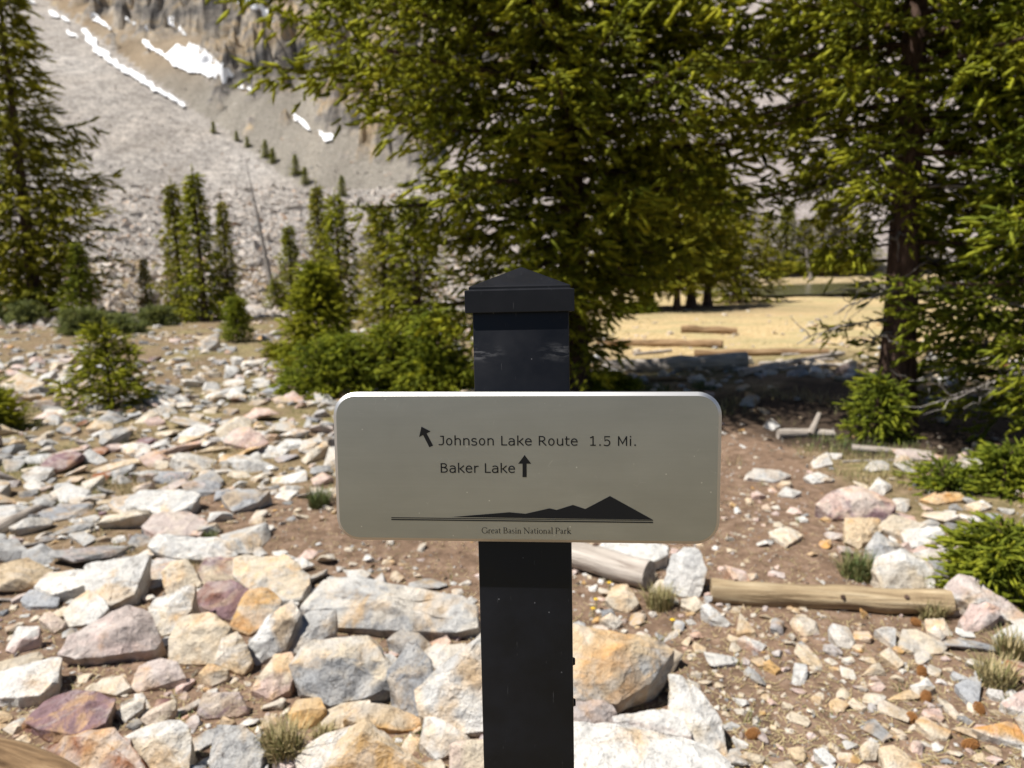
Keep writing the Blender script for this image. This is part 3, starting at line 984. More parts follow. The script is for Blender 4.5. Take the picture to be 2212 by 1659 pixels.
H('A', 'grey', 46, .05, 'grey slab crossed by a white vein at the bottom edge', [(1268, 1525), (1310, 1408), (1472, 1408), (1582, 1540), (1545, 1700), (1268, 1700)], 'pale grey')
H('A', 'cream', 42, .14, 'small yellow rock below the sandy tan wedge', [(1195, 1095), (1250, 1033), (1375, 1070), (1355, 1125), (1270, 1165)], 'tan')
H('A', 'pinkish grey', 40, .14, 'knobbly pinkish rock on the bare soil patch', [(785, 1195), (840, 1050), (960, 998), (1055, 1030), (1105, 1112), (950, 1145), (850, 1195)])
H('A', 'cream', 24, .1, 'small flat cream rock behind the purple slab', [(538, 1192), (620, 1120), (742, 1108), (785, 1172), (700, 1215)])
H('A', 'cream', 42, .1, 'small yellowish rock under the pale leaning slab', [(235, 765), (300, 718), (405, 790), (330, 845)])
H('A', 'pink', 42, .12, 'small pink and white rock near the picture edge', [(38, 945), (110, 818), (235, 808), (225, 885), (80, 965)], 'white')
H('A', 'ochre', 40, .14, 'bright orange pebble in front of the purple brick-shaped rock', [(1298, 1392), (1340, 1348), (1415, 1380), (1350, 1415)])
# --- by the log and the path
H('C', 'white', 50, .14, 'upright white rock between the grey log end and the beige log', [(888, 395), (950, 230), (1040, 165), (1130, 195), (1165, 320), (1122, 495), (1000, 492), (920, 455)], 'pale grey', .02, .75)
H('C', 'pink', 42, .06, 'pink thin slab leaning behind the beige log', [(1298, 288), (1440, 340), (1482, 442), (1395, 442)])
H('C', 'white', 10, .06, 'white flat rock behind the grey log end', [(440, 150), (560, 120), (900, 150), (912, 220), (800, 262), (680, 232)], None, .08)
H('C', 'cream', 42, .14, 'cream rock on the ground below the grey log end', [(488, 512), (560, 425), (640, 428), (712, 540), (640, 605), (560, 582)])
H('C', 'cream', 44, .1, 'yellowish wedge tucked under the upright white rock', [(790, 462), (850, 388), (905, 395), (905, 455), (820, 485)])
H('C', 'white', 40, .14, 'white rock next to the yellow flowers', [(455, 655), (530, 615), (605, 672), (560, 715)])
H('C', 'white', 30, .12, 'white finger-shaped stone pointing away from the beige log', [(1140, 568), (1182, 548), (1335, 680), (1310, 705), (1200, 642)])
H('C', 'cream', 26, .1, 'pale flat stone touching the white finger-shaped stone', [(1008, 522), (1100, 498), (1152, 560), (1090, 602), (1010, 560)])
H('C', 'tan', 4, .04, 'flat tan triangular stone on the path', [(1378, 742), (1402, 615), (1505, 742)])
H('C', 'pink', 24, .12, 'pale pink stick-like stone on the path', [(1385, 792), (1430, 765), (1575, 830), (1540, 865)], 'white')
H('C', 'white', 40, .12, 'clean white brick-like rock alone on the path', [(1998, 722), (2030, 688), (2132, 708), (2175, 800), (2140, 845), (2060, 832)])
H('C', 'ochre', 24, .14, 'small orange stone alone on the path', [(1558, 952), (1600, 926), (1675, 990), (1640, 1015)])
H('D', 'purple', 40, .12, 'big purple-pink boulder beside the path with a dark face', [(905, 1065), (1000, 975), (1150, 945), (1395, 1050), (1315, 1155), (1100, 1135), (1000, 1145)], 'pink', .05)
H('D', 'tan', 46, .08, 'tan block in front of the big purple-pink boulder', [(1078, 1145), (1295, 1148), (1265, 1252), (1160, 1335), (1078, 1292)])
H('D', 'cream', 24, .08, 'cream slab right of the tan block', [(1288, 1202), (1380, 1118), (1585, 1190), (1430, 1255)], None, .05)
H('D', 'blue-grey', 46, .08, 'grey-blue rock left of the glowing cream boulder', [(1208, 1335), (1280, 1238), (1435, 1330), (1300, 1425)], 'pale grey')
H('D', 'cream', 48, .12, 'glowing pale cream boulder behind the right end of the beige log', [(1262, 1445), (1300, 1380), (1440, 1335), (1605, 1440), (1645, 1505), (1620, 1595), (1320, 1605)], 'white', .03, .8)
H('D', 'cream', 40, .1, 'cream and grey slab beyond the glowing cream boulder', [(1518, 1372), (1680, 1318), (1745, 1350), (1745, 1435), (1600, 1422)], 'white')
H('D', 'grey', 44, .08, 'grey rock in the shade right of the glowing cream boulder', [(1540, 1420), (1700, 1420), (1745, 1512), (1640, 1560)])
H('D', 'pale grey', 30, .1, 'pale slabby rock at the foot of the bright spruce shrub', [(1428, 1232), (1600, 1198), (1705, 1210), (1685, 1292), (1480, 1335)], 'white')
H('D', 'white', 30, .12, 'white rock near the top of the bright spruce shrub', [(1838, 1062), (1950, 1028), (2005, 1070), (1920, 1105)])
H('D', 'ochre', 24, .1, 'orange rock among white ones beyond the purple-pink boulder', [(1558, 1022), (1640, 978), (1805, 978), (1835, 1030), (1650, 1055)])
H('D', 'white', 38, .12, 'white pointed rock just beyond the purple-pink boulder', [(1228, 962), (1290, 888), (1375, 940), (1320, 995)])
H('D', 'white', 20, .1, 'white and grey slab beside the path near the sign plate edge', [(436, 882), (500, 828), (620, 838), (725, 870), (620, 915)], 'pale grey')
H('D', 'white', 30, .12, 'white rock in the grass right of the slab by the sign plate edge', [(818, 882), (900, 848), (1005, 900), (870, 925)])
H('D', 'white', 34, .14, 'rounded white rock in grass nearest to the fallen thin trunk', [(858, 782), (960, 728), (995, 800), (880, 825)])
H('D', 'white', 30, .12, 'white pair-like rock on the path edge before the purple-pink boulder', [(648, 992), (700, 948), (795, 980), (740, 1015)])
H('D', 'cream', 6, .05, 'wide pale flat stone set into the path', [(596, 1232), (700, 1198), (805, 1250), (700, 1315)])
H('E', 'white', 40, .1, 'striped white slab with a rust square, leaning under the shrub', [(1478, 365), (1600, 280), (1800, 420), (2060, 610), (1990, 645), (1720, 540), (1500, 435)], 'pinkish grey')
H('E', 'pinkish grey', 42, .12, 'purplish pink block in front of the striped white slab', [(1568, 612), (1640, 508), (1780, 498), (1852, 540), (1842, 592), (1700, 692), (1608, 702)], 'pink')
H('E', 'white', 40, .14, 'small cream white rock at the right end of the beige log', [(1418, 522), (1480, 478), (1572, 500), (1572, 572), (1470, 582)])
H('E', 'white', 20, .08, 'white flat rock cut by the frame, below the striped slab', [(1798, 742), (1930, 648), (2060, 650), (2060, 800), (1900, 792)])
H('E', 'tan', 22, .08, 'long tan slab lying across the grass by the path', [(1138, 812), (1170, 688), (1262, 690), (1335, 740), (1475, 790), (1440, 845), (1300, 855)], 'cream')
H('E', 'pale grey', 22, .06, 'pale grey notched stone left of the long tan slab', [(968, 682), (1112, 668), (1112, 802), (1058, 762)])
H('E', 'tan', 34, .1, 'sandy brick-like stone with a deep shadow below the long tan slab', [(1008, 852), (1072, 812), (1175, 920), (1130, 955)], 'cream')
H('E', 'blue-grey', 6, .05, 'thin blue-grey slate shaped like a shark fin', [(1538, 1072), (1640, 1018), (1715, 1060), (1692, 1230), (1600, 1150)])
H('E', 'cream', 36, .12, 'cream rock with an orange face left of the blue-grey slate', [(1218, 1082), (1340, 1018), (1395, 1090), (1270, 1155)], 'white')
H('E', 'white', 24, .1, 'pinkish white rock at the frame edge below the blue-grey slate', [(1858, 1192), (2060, 1090), (2060, 1275), (1900, 1242)], 'pink')
H('E', 'cream', 20, .1, 'peanut-shaped cream and orange stone on the path', [(1262, 1332), (1310, 1298), (1505, 1400), (1475, 1445), (1365, 1435)], 'tan')
H('E', 'cream', 36, .12, 'tan block-like stone near the bottom of the path', [(868, 1502), (930, 1468), (1005, 1490), (972, 1595), (890, 1605)], 'tan')
H('E', 'cream', 22, .1, 'long cream stone with a bulky head at the bottom of the path', [(998, 1522), (1110, 1498), (1180, 1560), (1300, 1700), (1060, 1700)])
H('E', 'white', 30, .1, 'bent white stone at the bottom of the path', [(542, 1532), (610, 1518), (695, 1600), (650, 1645), (585, 1592)])
H('E', 'white', 24, .1, 'white and orange rock at the frame edge near the bottom corner', [(1668, 1392), (1900, 1338), (2060, 1390), (2060, 1510), (1800, 1442)], 'ochre')
H('E', 'white', 34, .12, 'round white stone behind the long tan slab', [(1338, 692), (1400, 658), (1475, 720), (1440, 755)])
H('E', 'cream', 16, .1, 'oval cream stone on the path near the pine cone', [(18, 1582), (60, 1542), (195, 1580), (172, 1615)])
# --- the rocky flat to the left
H('L', 'pink', 26, .12, 'large pink rock on the rocky flat left of the sign plate', [(1295, 1132), (1370, 1058), (1450, 1055), (1548, 1140), (1480, 1185)])
H('L', 'white', 24, .1, 'white long rock between the pink rock and the sapling', [(698, 1162), (760, 1138), (865, 1150), (865, 1192), (740, 1202)])
H('L', 'white', 24, .1, 'broad white rock on the flat, frontmost of two at the picture edge', [(128, 1332), (200, 1278), (305, 1290), (260, 1345), (180, 1375)])
H('L', 'pale grey', 22, .1, 'pale grey rock just behind the broad white rock', [(128, 1252), (180, 1218), (298, 1208), (272, 1262)])
H('L', 'pale grey', 28, .12, 'grey-white hump of rock below the sapling', [(455, 1225), (520, 1178), (625, 1240), (560, 1265)])
H('L', 'white', 18, .1, 'flat white rock in front of the large pink rock', [(1488, 1182), (1560, 1158), (1675, 1180), (1640, 1224), (1530, 1225)])
H('L', 'cream', 22, .1, 'slanting cream stone close to the sign plate edge', [(1742, 1235), (1880, 1128), (1895, 1160), (1770, 1262)])
H('L', 'white', 22, .1, 'small white stone behind the slanting cream stone', [(1745, 1135), (1850, 1098), (1862, 1130), (1778, 1160)])
H('L', 'pink', 26, .12, 'pale pink rock directly right of the sapling', [(848, 895), (920, 845), (1015, 890), (990, 935), (880, 925)], 'white')
H('L', 'white', 26, .12, 'rounded white rock far off in front of the green bushes', [(1295, 872), (1350, 825), (1425, 870), (1400, 905)])
H('L', 'white', 20, .08, 'white slab half behind the sapling', [(278, 802), (400, 728), (432, 750), (330, 825)])
H('L', 'cream', 18, .08, 'wide cream slab at the picture edge, left of the sapling', [(5, 812), (110, 738), (245, 800), (200, 845), (40, 835)])
H('L', 'blue-grey', 20, .1, 'grey-blue long rock on the flat before the sign plate', [(895, 1352), (930, 1305), (1105, 1308), (1085, 1355), (950, 1372)])
H('L', 'white', 22, .1, 'white rough rock left of the wide white slab', [(285, 1432), (400, 1385), (525, 1420), (460, 1495), (360, 1485)])
H('L', 'pale grey', 40, .14, 'upright pointed rock with a dark side, far across the flat', [(1145, 565), (1210, 525), (1265, 508), (1255, 560), (1180, 615)])
H('L', 'grey', 26, .1, 'blue-grey rock in the sapling shadow, left one', [(328, 1065), (380, 1025), (465, 1060), (400, 1095)])
H('L', 'grey', 26, .1, 'dark grey rock right of the sapling shadow', [(645, 1105), (700, 1045), (765, 1070), (710, 1115)])
H('L', 'grey', 26, .1, 'grey rock lying right under the sapling', [(565, 1005), (640, 955), (745, 1000), (650, 1035)])

# --- random rocks: the largest in view are objects, the rest one mass
M_STONE = M_ROCK


def random_field():
    r = np.random.default_rng(44)
    n = 90000
    px = r.uniform(-60, 2270, n); py = 640 + 1040 * r.random(n) ** 1.0
    P = np.zeros((n, 3))
    D = ray(px, py)
    t = (0.0 - O[2]) / D[:, 2]
    P = O + D * t[:, None]
    x, y = P[:, 0], P[:, 1]
    ok = (D[:, 2] < 0) & (y < 40) & (y > 1.0)
    x, y, px, py = x[ok], y[ok], px[ok], py[ok]
    td = trail_d(x, y)
    md = meadow_mask(x, y)
    d = np.hypot(x, y)
    rocky = np.where(td < 0, 0.24, np.clip(0.25 + td * 1.5, 0, 1))
    rightside = (x > 0.4) & (y > 2.6)
    rocky = np.where(rightside, rocky * 0.55, rocky)
    rocky = np.where(md > 0.3, 0.35 * md, rocky)
    rocky = rocky * np.clip(0.42 + 1.5 * fbm(x / 0.9, y / 0.9, 71, 3), 0.08, 1.2)
    rocky = rocky * (1 - duff_shade_mask(x, y) * 0.9)
    rocky = np.where((y < 3.1) & (x < 0.3), rocky * 0.8, rocky)
    keep = r.random(len(x)) < np.clip(rocky * 0.5, 0, 1)
    x, y, px, py, td, md, d = [v[keep] for v in (x, y, px, py, td, md, d)]
    size = np.exp(r.normal(-3.3, 0.5, len(x)))           # metres, half length
    far = np.clip((d - 3.0) / 7.0, 0, 1)
    size *= 1 + 0.85 * far
    size = np.where(td < 0.05, size * 0.46, size)
    size = np.where((y < 3.1) & (x < 0.3), size * 0.6, size)
    size = np.where(md > 0.4, size * 0.62, size)
    size = np.clip(size, 0.008, 0.15 + 0.005 * d)
    order = np.argsort(-size)
    x, y, td, md, d, size = [v[order] for v in (x, y, td, md, d, size)]
    hx = np.array(HERO_XY)
    cell = {}
    sel = []
    nq = int(len(x))
    for i in range(nq):
        s = size[i]
        if (np.hypot(hx[:, 0] - x[i], hx[:, 1] - y[i]) < hx[:, 2] * 0.75 + s * 0.6).any(): continue
        if math.hypot(x[i] - base_pt0[0], y[i] - base_pt0[1]) < 0.1 + s: continue
        k = (int(x[i] // 0.3), int(y[i] // 0.3)); bad = False
        for a in range(k[0] - 1, k[0] + 2):
            for b in range(k[1] - 1, k[1] + 2):
                for j in cell.get((a, b), ()):
                    if math.hypot(x[i] - x[j], y[i] - y[j]) < 0.86 * (s + size[j]): bad = True; break
                if bad: break
            if bad: break
        if bad: continue
        cell.setdefault(k, []).append(i); sel.append(i)
        if len(sel) > 14000: break
    sel = np.array(sel)
    x, y, td, md, d, size = [v[sel] for v in (x, y, td, md, d, size)]
    z = base_h(x, y)
    ci = r.choice(len(PN), len(x), p=PW)
    mead_c = np.where(r.random(len(x)) < 0.7, PN.index('cream'), PN.index('tan'))
    ci = np.where((md > 0.4) & (r.random(len(x)) < 0.75), mead_c, ci)
    trail_c = r.choice([PN.index('cream'), PN.index('tan'), PN.index('pink'), PN.index('white'), PN.index('ochre')], len(x), p=[.4, .2, .15, .15, .1])
    ci = np.where((td < 0.05) & (r.random(len(x)) < 0.7), trail_c, ci)
    return x, y, z, size, ci, td, md, d


base_pt0 = (O + ray(1130.5, 1010) * 0.8)[:2]
RX, RY, RZ, RS, RC, RTD, RMD, RDIST = random_field()
N_IND = 296 - len(HERO_XY)
ppx, ppy, _ = project(np.stack([RX, RY, RZ], 1))
vis = (ppx > 10) & (ppx < 2200) & (ppy < 1650)
# hidden behind the sign plate, the post or thick shrubs: never an object of its own
vis &= ~((ppx > 690) & (ppx < 1590) & (ppy > 820) & (ppy < 1200))
vis &= ~((ppx > 1000) & (ppx < 1270) & (ppy > 1150))
vis &= ~((ppx > 2030) & (ppy > 1050) & (ppy < 1330)) & ~((ppx > 1850) & (ppy < 960)) & ~((ppx > 600) & (ppx < 1060) & (ppy < 850))
vis &= ~((ppx < 150) & (ppy < 760)) & ~((ppx > 150) & (ppx < 350) & (ppy > 690) & (ppy < 890))
show = np.where(vis, RS / RDIST, 0)
IND = np.argsort(-show)[:N_IND]

LAND = [('the sapling', gpt(240, 880)), ('the large pink rock', gpt(600, 1080)), ('the long grey stone', gpt(850, 1340)), ('the purple slab', gpt(170, 1560)),
        ('the beige log', gpt(1780, 1310)), ('the grey log end', gpt(1340, 1260)), ('the big purple-pink boulder', gpt(1840, 1110)),
        ('the pink banded slab', gpt(380, 1160)), ('the upright pointed rock', gpt(455, 830)), ('the green bushes', gpt(800, 850)),
        ('the blue-grey slate', gpt(2080, 1500)), ('the pine cone on the path', gpt(1625, 1590)), ('the long white fallen trunk', gpt(1460, 815)),
        ('the thick brown trunk', gpt(1925, 925)), ('the soil-stained white plate', gpt(250, 1400)), ('the wide white slab', gpt(400, 1080)),
        ('the dead branches', gpt(80, 1130)), ('the small far sapling', gpt(515, 735)), ('the fallen thin trunk', gpt(1900, 970)),
        ('the ochre-topped boulder', gpt(1330, 1420)), ('the long tan slab', gpt(1990, 1400)), ('the white brick-like rock', gpt(1815, 1370)),
        ('the broad white rock', gpt(80, 1020)), ('the left-hand shade patch', gpt(20, 940))]
LAND = LAND[:-1]
ORD = ['closest', 'second closest', 'third closest', 'fourth closest', 'fifth closest', 'sixth closest', 'seventh closest', 'eighth closest', 'ninth closest', 'tenth closest', 'eleventh closest', 'twelfth closest']


def label_rocks():
    rows = {}
    for i in IND:
        p = np.array((RX[i], RY[i]))
        dist = [np.linalg.norm(q[:2] - p) / (0.4 + 0.1 * q[1]) for _n, q in LAND]
        k = int(np.argmin(dist)); q = LAND[k][1]
        dx, dy = p - q[:2]
        rel = ('right of' if dx > 0 else 'left of') if abs(dx) > abs(dy) * 0.8 else ('beyond' if dy > 0 else 'in front of')
        shp = SHAPES[int(RSH[i])]
        key = (PN[RC[i]], shp, rel, LAND[k][0])
        rows.setdefault(key, []).append((dist[k], i))
    out = {}
    for (c, s, rel, lm), v in rows.items():
        v.sort()
        for n, (_d, i) in enumerate(v):
            out[i] = f'{c} {s} {rel} {lm}' + ('' if len(v) == 1 else f', {ORD[min(n, 11)]}')
    return out


SHAPES = ['flat slab', 'chunky rock', 'long narrow stone', 'rounded rock']
RSH = np.random.default_rng(5).choice(4, len(RX), p=[.38, .34, .15, .13])
LBL = label_rocks()
_dims = [(1.05, 0.7, 0.17), (0.95, 0.7, 0.33), (1.2, 0.42, 0.2), (0.95, 0.78, 0.32)]
for i in IND:
    r = random.Random(int(i) + 500)
    sh = int(RSH[i]); dm = _dims[sh]; s = RS[i] * 1.12
    bm = bmesh.new()
    npt = 22 if sh == 3 else 13
    for _ in range(npt):
        v = Vector((r.uniform(-1, 1), r.uniform(-1, 1), r.uniform(-1, 1)))
        mx = max(abs(v.x), abs(v.y), abs(v.z)) or 1
        cube = v / mx
        v = cube * 0.55 + v.normalized() * 0.45 if sh != 3 else v.normalized() * r.uniform(0.9, 1.05)
        bm.verts.new((v.x * dm[0], v.y * dm[1], v.z * dm[2]))
    bmesh.ops.convex_hull(bm, input=bm.verts)
    for v in [v for v in bm.verts if not v.link_faces]: bm.verts.remove(v)
    tl = r.gauss(0, 0.16); tl2 = r.gauss(0, 0.16)
    bm.transform(Matrix.Rotation(r.uniform(0, 6.28), 4, 'Z') @ Matrix.Rotation(tl, 4, 'X') @ Matrix.Rotation(tl2, 4, 'Y') @ Matrix.Scale(s, 4))
    finish_rock(bm, 2 * s, int(i) % 97, 1)
    tint = np.array(PALETTE[PN[RC[i]]]) * r.uniform(0.88, 1.1)
    rock_obj(bm, tint, (RX[i], RY[i], RZ[i] + s * dm[2] * 0.45), LBL[i], int(i) % 50)

rest = np.setdiff1d(np.arange(len(RX)), IND)
_r = np.random.default_rng(8)
tint = np.array([PALETTE[PN[c]] for c in RC[rest]]) * _r.uniform(0.85, 1.12, len(rest))[:, None]
Pst = np.stack([RX[rest], RY[rest], RZ[rest] + RS[rest] * 0.14], 1)
tag(mesh_obj('small_stones', scatter_mesh('small_stones', Pst, RS[rest] * 1.1, tint, _r, 0.2), M_ROCK),
    'small mixed stones covering the ground between the larger rocks', None, None, 'stuff')


def pebbles():
    r = np.random.default_rng(91)
    n = 26000
    px = r.uniform(-60, 2270, n); py = 930 + 760 * r.random(n)
    D = ray(px, py); P = O + D * (-O[2] / D[:, 2])[:, None]
    x, y = P[:, 0], P[:, 1]
    keep = (r.random(n) < np.where(trail_d(x, y) < 0.1, 0.62, 0.3)) & (y < 9)
    x, y = x[keep], y[keep]
    s = np.exp(r.normal(-5.15, 0.55, len(x))) * np.clip(y / 3.0, 0.7, 2.2)
    c = r.choice(len(PN), len(x), p=[.16, .24, .08, .06, .03, .18, .09, .02, .08, .02, .04, .0])
    t = np.array([PALETTE[PN[k]] for k in c]) * r.uniform(0.5, 0.85, len(x))[:, None]
    me = scatter_mesh('pebbles', np.stack([x, y, base_h(x, y) + s * 0.1], 1), s, t, r, 0.3, TEMPL_LOW[:6])
    tag(mesh_obj('pebbles', me, M_ROCK), 'fine gravel scattered over the brown soil of the path', None, None, 'stuff')


pebbles()

# ------------------------------------------------------------------ conifers
def twig_template(seed, n=7, rad_=0.115):
    """a plump needle-clad shoot: a three-sided spindle with loose needles standing off it"""
    r = np.random.default_rng(seed)
    V, Fc = [np.array((0.0, 0, 0))], []
    bend = r.normal(0, 0.05, 2)
    for t, q in ((0.28, rad_), (0.74, rad_ * 0.78)):
        for k in range(3):
            a = k * 2.094 + t * 1.3 + r.uniform(-0.3, 0.3)
            w = q * r.uniform(0.75, 1.25)
            V.append(np.array((t + r.uniform(-0.08, 0.08), w * np.cos(a) + bend[0] * t * t, w * np.sin(a) + bend[1] * t * t)))
    V.append(np.array((1.05, bend[0], bend[1])))
    for k in range(3):
        j = (k + 1) % 3
        Fc += [(0, 1 + j, 1 + k), (1 + k, 1 + j, 4 + j), (1 + k, 4 + j, 4 + k), (4 + k, 4 + j, 7)]
    for k in range(n):
        t = (k + r.random()) / n * 0.85 + 0.1
        a = r.uniform(0, 2 * np.pi)
        rad = np.array((0, np.cos(a), np.sin(a)))
        b = np.array((t, 0, 0)) + rad * rad_ * 0.5
        tip = b + np.array((r.uniform(0.12, 0.26), 0, 0)) + rad * r.uniform(0.10, 0.2)
        side = np.cross(rad, (1, 0, 0)) * r.uniform(0.025, 0.045)
        o = len(V)
        V += [b - side, b + side, tip]
        Fc.append((o, o + 1, o + 2))
    return np.array(V), np.array(Fc)


TWIGS = [twig_template(i) for i in range(8)]
TWIGS_S = [twig_template(i + 20, 2, 0.14) for i in range(6)]


def crown_mesh(name, P, D, Ln, leaf, r, templ):
    """twigs at P pointing along D"""
    n = len(P)
    D = D / (np.linalg.norm(D, axis=1)[:, None] + 1e-9)
    ref = np.tile(np.array((0.0, 0.0, 1.0)), (n, 1)); ref[np.abs(D[:, 2]) > 0.9] = (1, 0, 0)
    U = np.cross(ref, D); U /= np.linalg.norm(U, axis=1)[:, None]
    Wv = np.cross(D, U)
    a = r.uniform(0, 2 * np.pi, n); ca, sa = np.cos(a)[:, None], np.sin(a)[:, None]
    U, Wv = U * ca + Wv * sa, Wv * ca - U * sa
    Bm = np.stack([D, U, Wv], 1) * Ln[:, None, None]
    wh = r.integers(0, len(templ), n)
    Vs, Fs, As, o = [], [], [], 0
    for t, (tv, tf) in enumerate(templ):
        k = np.where(wh == t)[0]
        if not len(k): continue
        v = np.einsum('vj,njk->nvk', tv, Bm[k]) + P[k][:, None]
        Vs.append(v.reshape(-1, 3).astype(np.float32)); Fs.append((tf[None] + (np.arange(len(k)) * len(tv))[:, None, None] + o).reshape(-1, 3))
        As.append(np.repeat(leaf[k], len(tv))); o += len(k) * len(tv)
    return np_mesh(name, np.concatenate(Vs), np.concatenate(Fs), True, attrs={'leaf': np.concatenate(As)})


class Tree:
    """collects twigs and limbs of one conifer in its own coordinates"""
    def __init__(s, seed):
        s.r = np.random.default_rng(seed); s.P, s.D, s.Ln, s.A, s.limbs = [], [], [], [], []

    def branch(s, start, az, L_, p0, sag, tip, tw, sp, bare=0.22, wide=0.30, dens=1.0):
        r = s.r
        tw = tw * r.uniform(0.72, 1.3)
        ts = np.linspace(0, 1, 9)
        wob = r.normal(0, 0.05, 2)
        br_ = r.uniform(0.10, 0.44)
        hor = np.array((math.cos(az), math.sin(az), 0)); sid = np.array((-hor[1], hor[0], 0))
        cur = lambda t: (np.asarray(start)[None] + np.outer(t * L_, hor) + np.outer(L_ * wob[0] * t * t, sid) +
                         np.outer(L_ * (p0 * t - sag * t * t + tip * t ** 3), (0, 0, 1)))
        s.limbs.append(tube(cur(ts), np.linspace(0.012 + 0.012 * L_, 0.003, 9) * min(1, 0.4 + L_ / 3), 4))
        nb = max(4, int(L_ * (1 - bare) / sp))
        tb = bare + (1 - bare) * (np.arange(nb) + r.random(nb)) / nb
        Pb = cur(tb); dv = cur(np.minimum(tb + 0.02, 1.02)) - Pb
        for k in range(nb):
            t = tb[k]
            ax = dv[k] / (np.linalg.norm(dv[k]) + 1e-9)
            env = (0.25 + wide * L_) * (1 - t) ** 0.75 * min(1.0, 0.35 + (t - bare) * 3)
            for sg in (-1, 1):
                if r.random() > 0.92 * dens: continue
                ln = max(tw * 0.9, env * r.uniform(0.55, 1.15))
                an = RAD(r.uniform(30, 72)) * sg
                c_, s_ = math.cos(an), math.sin(an)
                d = np.array((ax[0] * c_ - ax[1] * s_, ax[0] * s_ + ax[1] * c_, ax[2] * 0.6 - (r.uniform(0.02, 0.4) if r.random() < 0.6 else r.uniform(0.4, 1.3))))
                d /= np.linalg.norm(d)
                m = max(1, int(ln / (tw * 0.48)))
                q = (np.arange(m) + r.random(m) * 0.8) / m * ln
                drop = -0.28 * q * q / max(ln, 0.2)
                pts = Pb[k] + d * q[:, None]; pts[:, 2] += drop
                sg2 = np.where(np.arange(m) % 2 == 0, 1.0, -1.0) * RAD(38) * r.uniform(0.5, 1.3, m)
                cc, ss = np.cos(sg2), np.sin(sg2)
                dd = np.stack([d[0] * cc - d[1] * ss, d[0] * ss + d[1] * cc, d[2] * 0.7 + r.normal(0.16, 0.36, m)], 1)
                s.P.append(pts); s.D.append(dd)
                s.Ln.append(tw * r.uniform(0.7, 1.3, m))
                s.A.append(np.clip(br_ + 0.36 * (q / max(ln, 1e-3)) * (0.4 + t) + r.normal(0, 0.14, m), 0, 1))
                s.P.append((Pb[k] + d * ln)[None] + (0, 0, -0.28 * ln)); s.D.append(d[None]); s.Ln.append(np.array([tw * 1.15])); s.A.append(np.array([r.uniform(0.5, 0.95)]))
        # along the leader
        m = max(3, int(L_ * (1 - bare) / (tw * 0.5)))
        tt = np.linspace(bare, 1, m)
        s.P.append(cur(tt)); s.D.append(np.tile(hor, (m, 1)) + r.normal(0, 0.35, (m, 3))); s.Ln.append(tw * r.uniform(0.8, 1.3, m)); s.A.append(r.uniform(0.4, 0.9, m))

    def leader(s, z0, z1, tw, x=0, y=0):
        m = max(3, int((z1 - z0) / (tw * 0.3)))
        z = np.linspace(z0, z1, m)
        a = s.r.uniform(0, 6.28, m)
        s.P.append(np.stack([np.full(m, x), np.full(m, y), z], 1)); s.D.append(np.stack([np.cos(a) * 0.5, np.sin(a) * 0.5, np.full(m, 0.8)], 1))
        s.Ln.append(tw * s.r.uniform(0.8, 1.2, m)); s.A.append(s.r.uniform(0.4, 0.9, m))

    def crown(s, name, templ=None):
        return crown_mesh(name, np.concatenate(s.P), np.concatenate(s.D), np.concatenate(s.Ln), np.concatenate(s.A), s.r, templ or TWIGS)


def trunk_mesh(name, H_, r0, seed, limbs, r1=0.01, sides=12, lean=(0, 0), n=14):
    rr = np.random.default_rng(seed)
    z = np.linspace(-0.15, H_, n)
    t = np.clip(z / H_, 0, 1)
    rad = r0 * (1 - t) ** 0.8 + r1; rad[0] *= 1.5; rad[1] *= 1.12
    x = lean[0] * t + 0.01 * H_ * np.array([vnoise(k * 0.5, seed) for k in range(n)]) * t
    y = lean[1] * t
    V, Fq = join([tube(np.stack([x, y, z], 1), rad, sides)] + limbs)
    return np_mesh(name, V, Fq, True)


def young(tr, H_, R_, tw, x=0, y=0, z=0, n_per=26, sp=0.07, up=0.35, base=0.03, dens=1.0, shape=0.85):
    """a young spruce leafy down to the ground"""
    n = int(n_per * H_) + 8
    for k in range(n):
        u = (k + tr.r.random()) / n
        zz_ = z + H_ * (base + (0.97 - base) * u)
        L_ = R_ * (1 - u) ** shape * tr.r.uniform(0.7, 1.12) + tw * 0.6
        tr.branch((x, y, zz_), k * 2.4 + tr.r.uniform(-0.5, 0.5), L_, up * (0.4 + u), 0.15, 0.12, tw, sp, 0.05, 0.30, dens)
    tr.leader(z + H_ * 0.6, z + H_, tw, x, y)


def plant(name, label, cat, loc, crown, trunk, m_leaf, m_bark, group=None, rz=0.0, scale=1.0):
    e = empty(name, loc, rz)
    e.scale = (scale,) * 3 if not isinstance(scale, tuple) else scale
    tag(e, label, cat, group)
    mesh_obj('trunk', trunk, m_bark, e)
    mesh_obj('crown', crown, m_leaf, e)
    return e


def dup(src, loc, rz, scale, label, group=None):
    c = src.copy(); COL.objects.link(c)
    c.location = loc; c.rotation_euler = (0, 0, rz); c.scale = (scale,) * 3 if not isinstance(scale, tuple) else scale
    c['label'] = label
    if group: c['group'] = group
    for ch in list(src.children):
        d = ch.copy(); COL.objects.link(d); d.parent = c
    return c


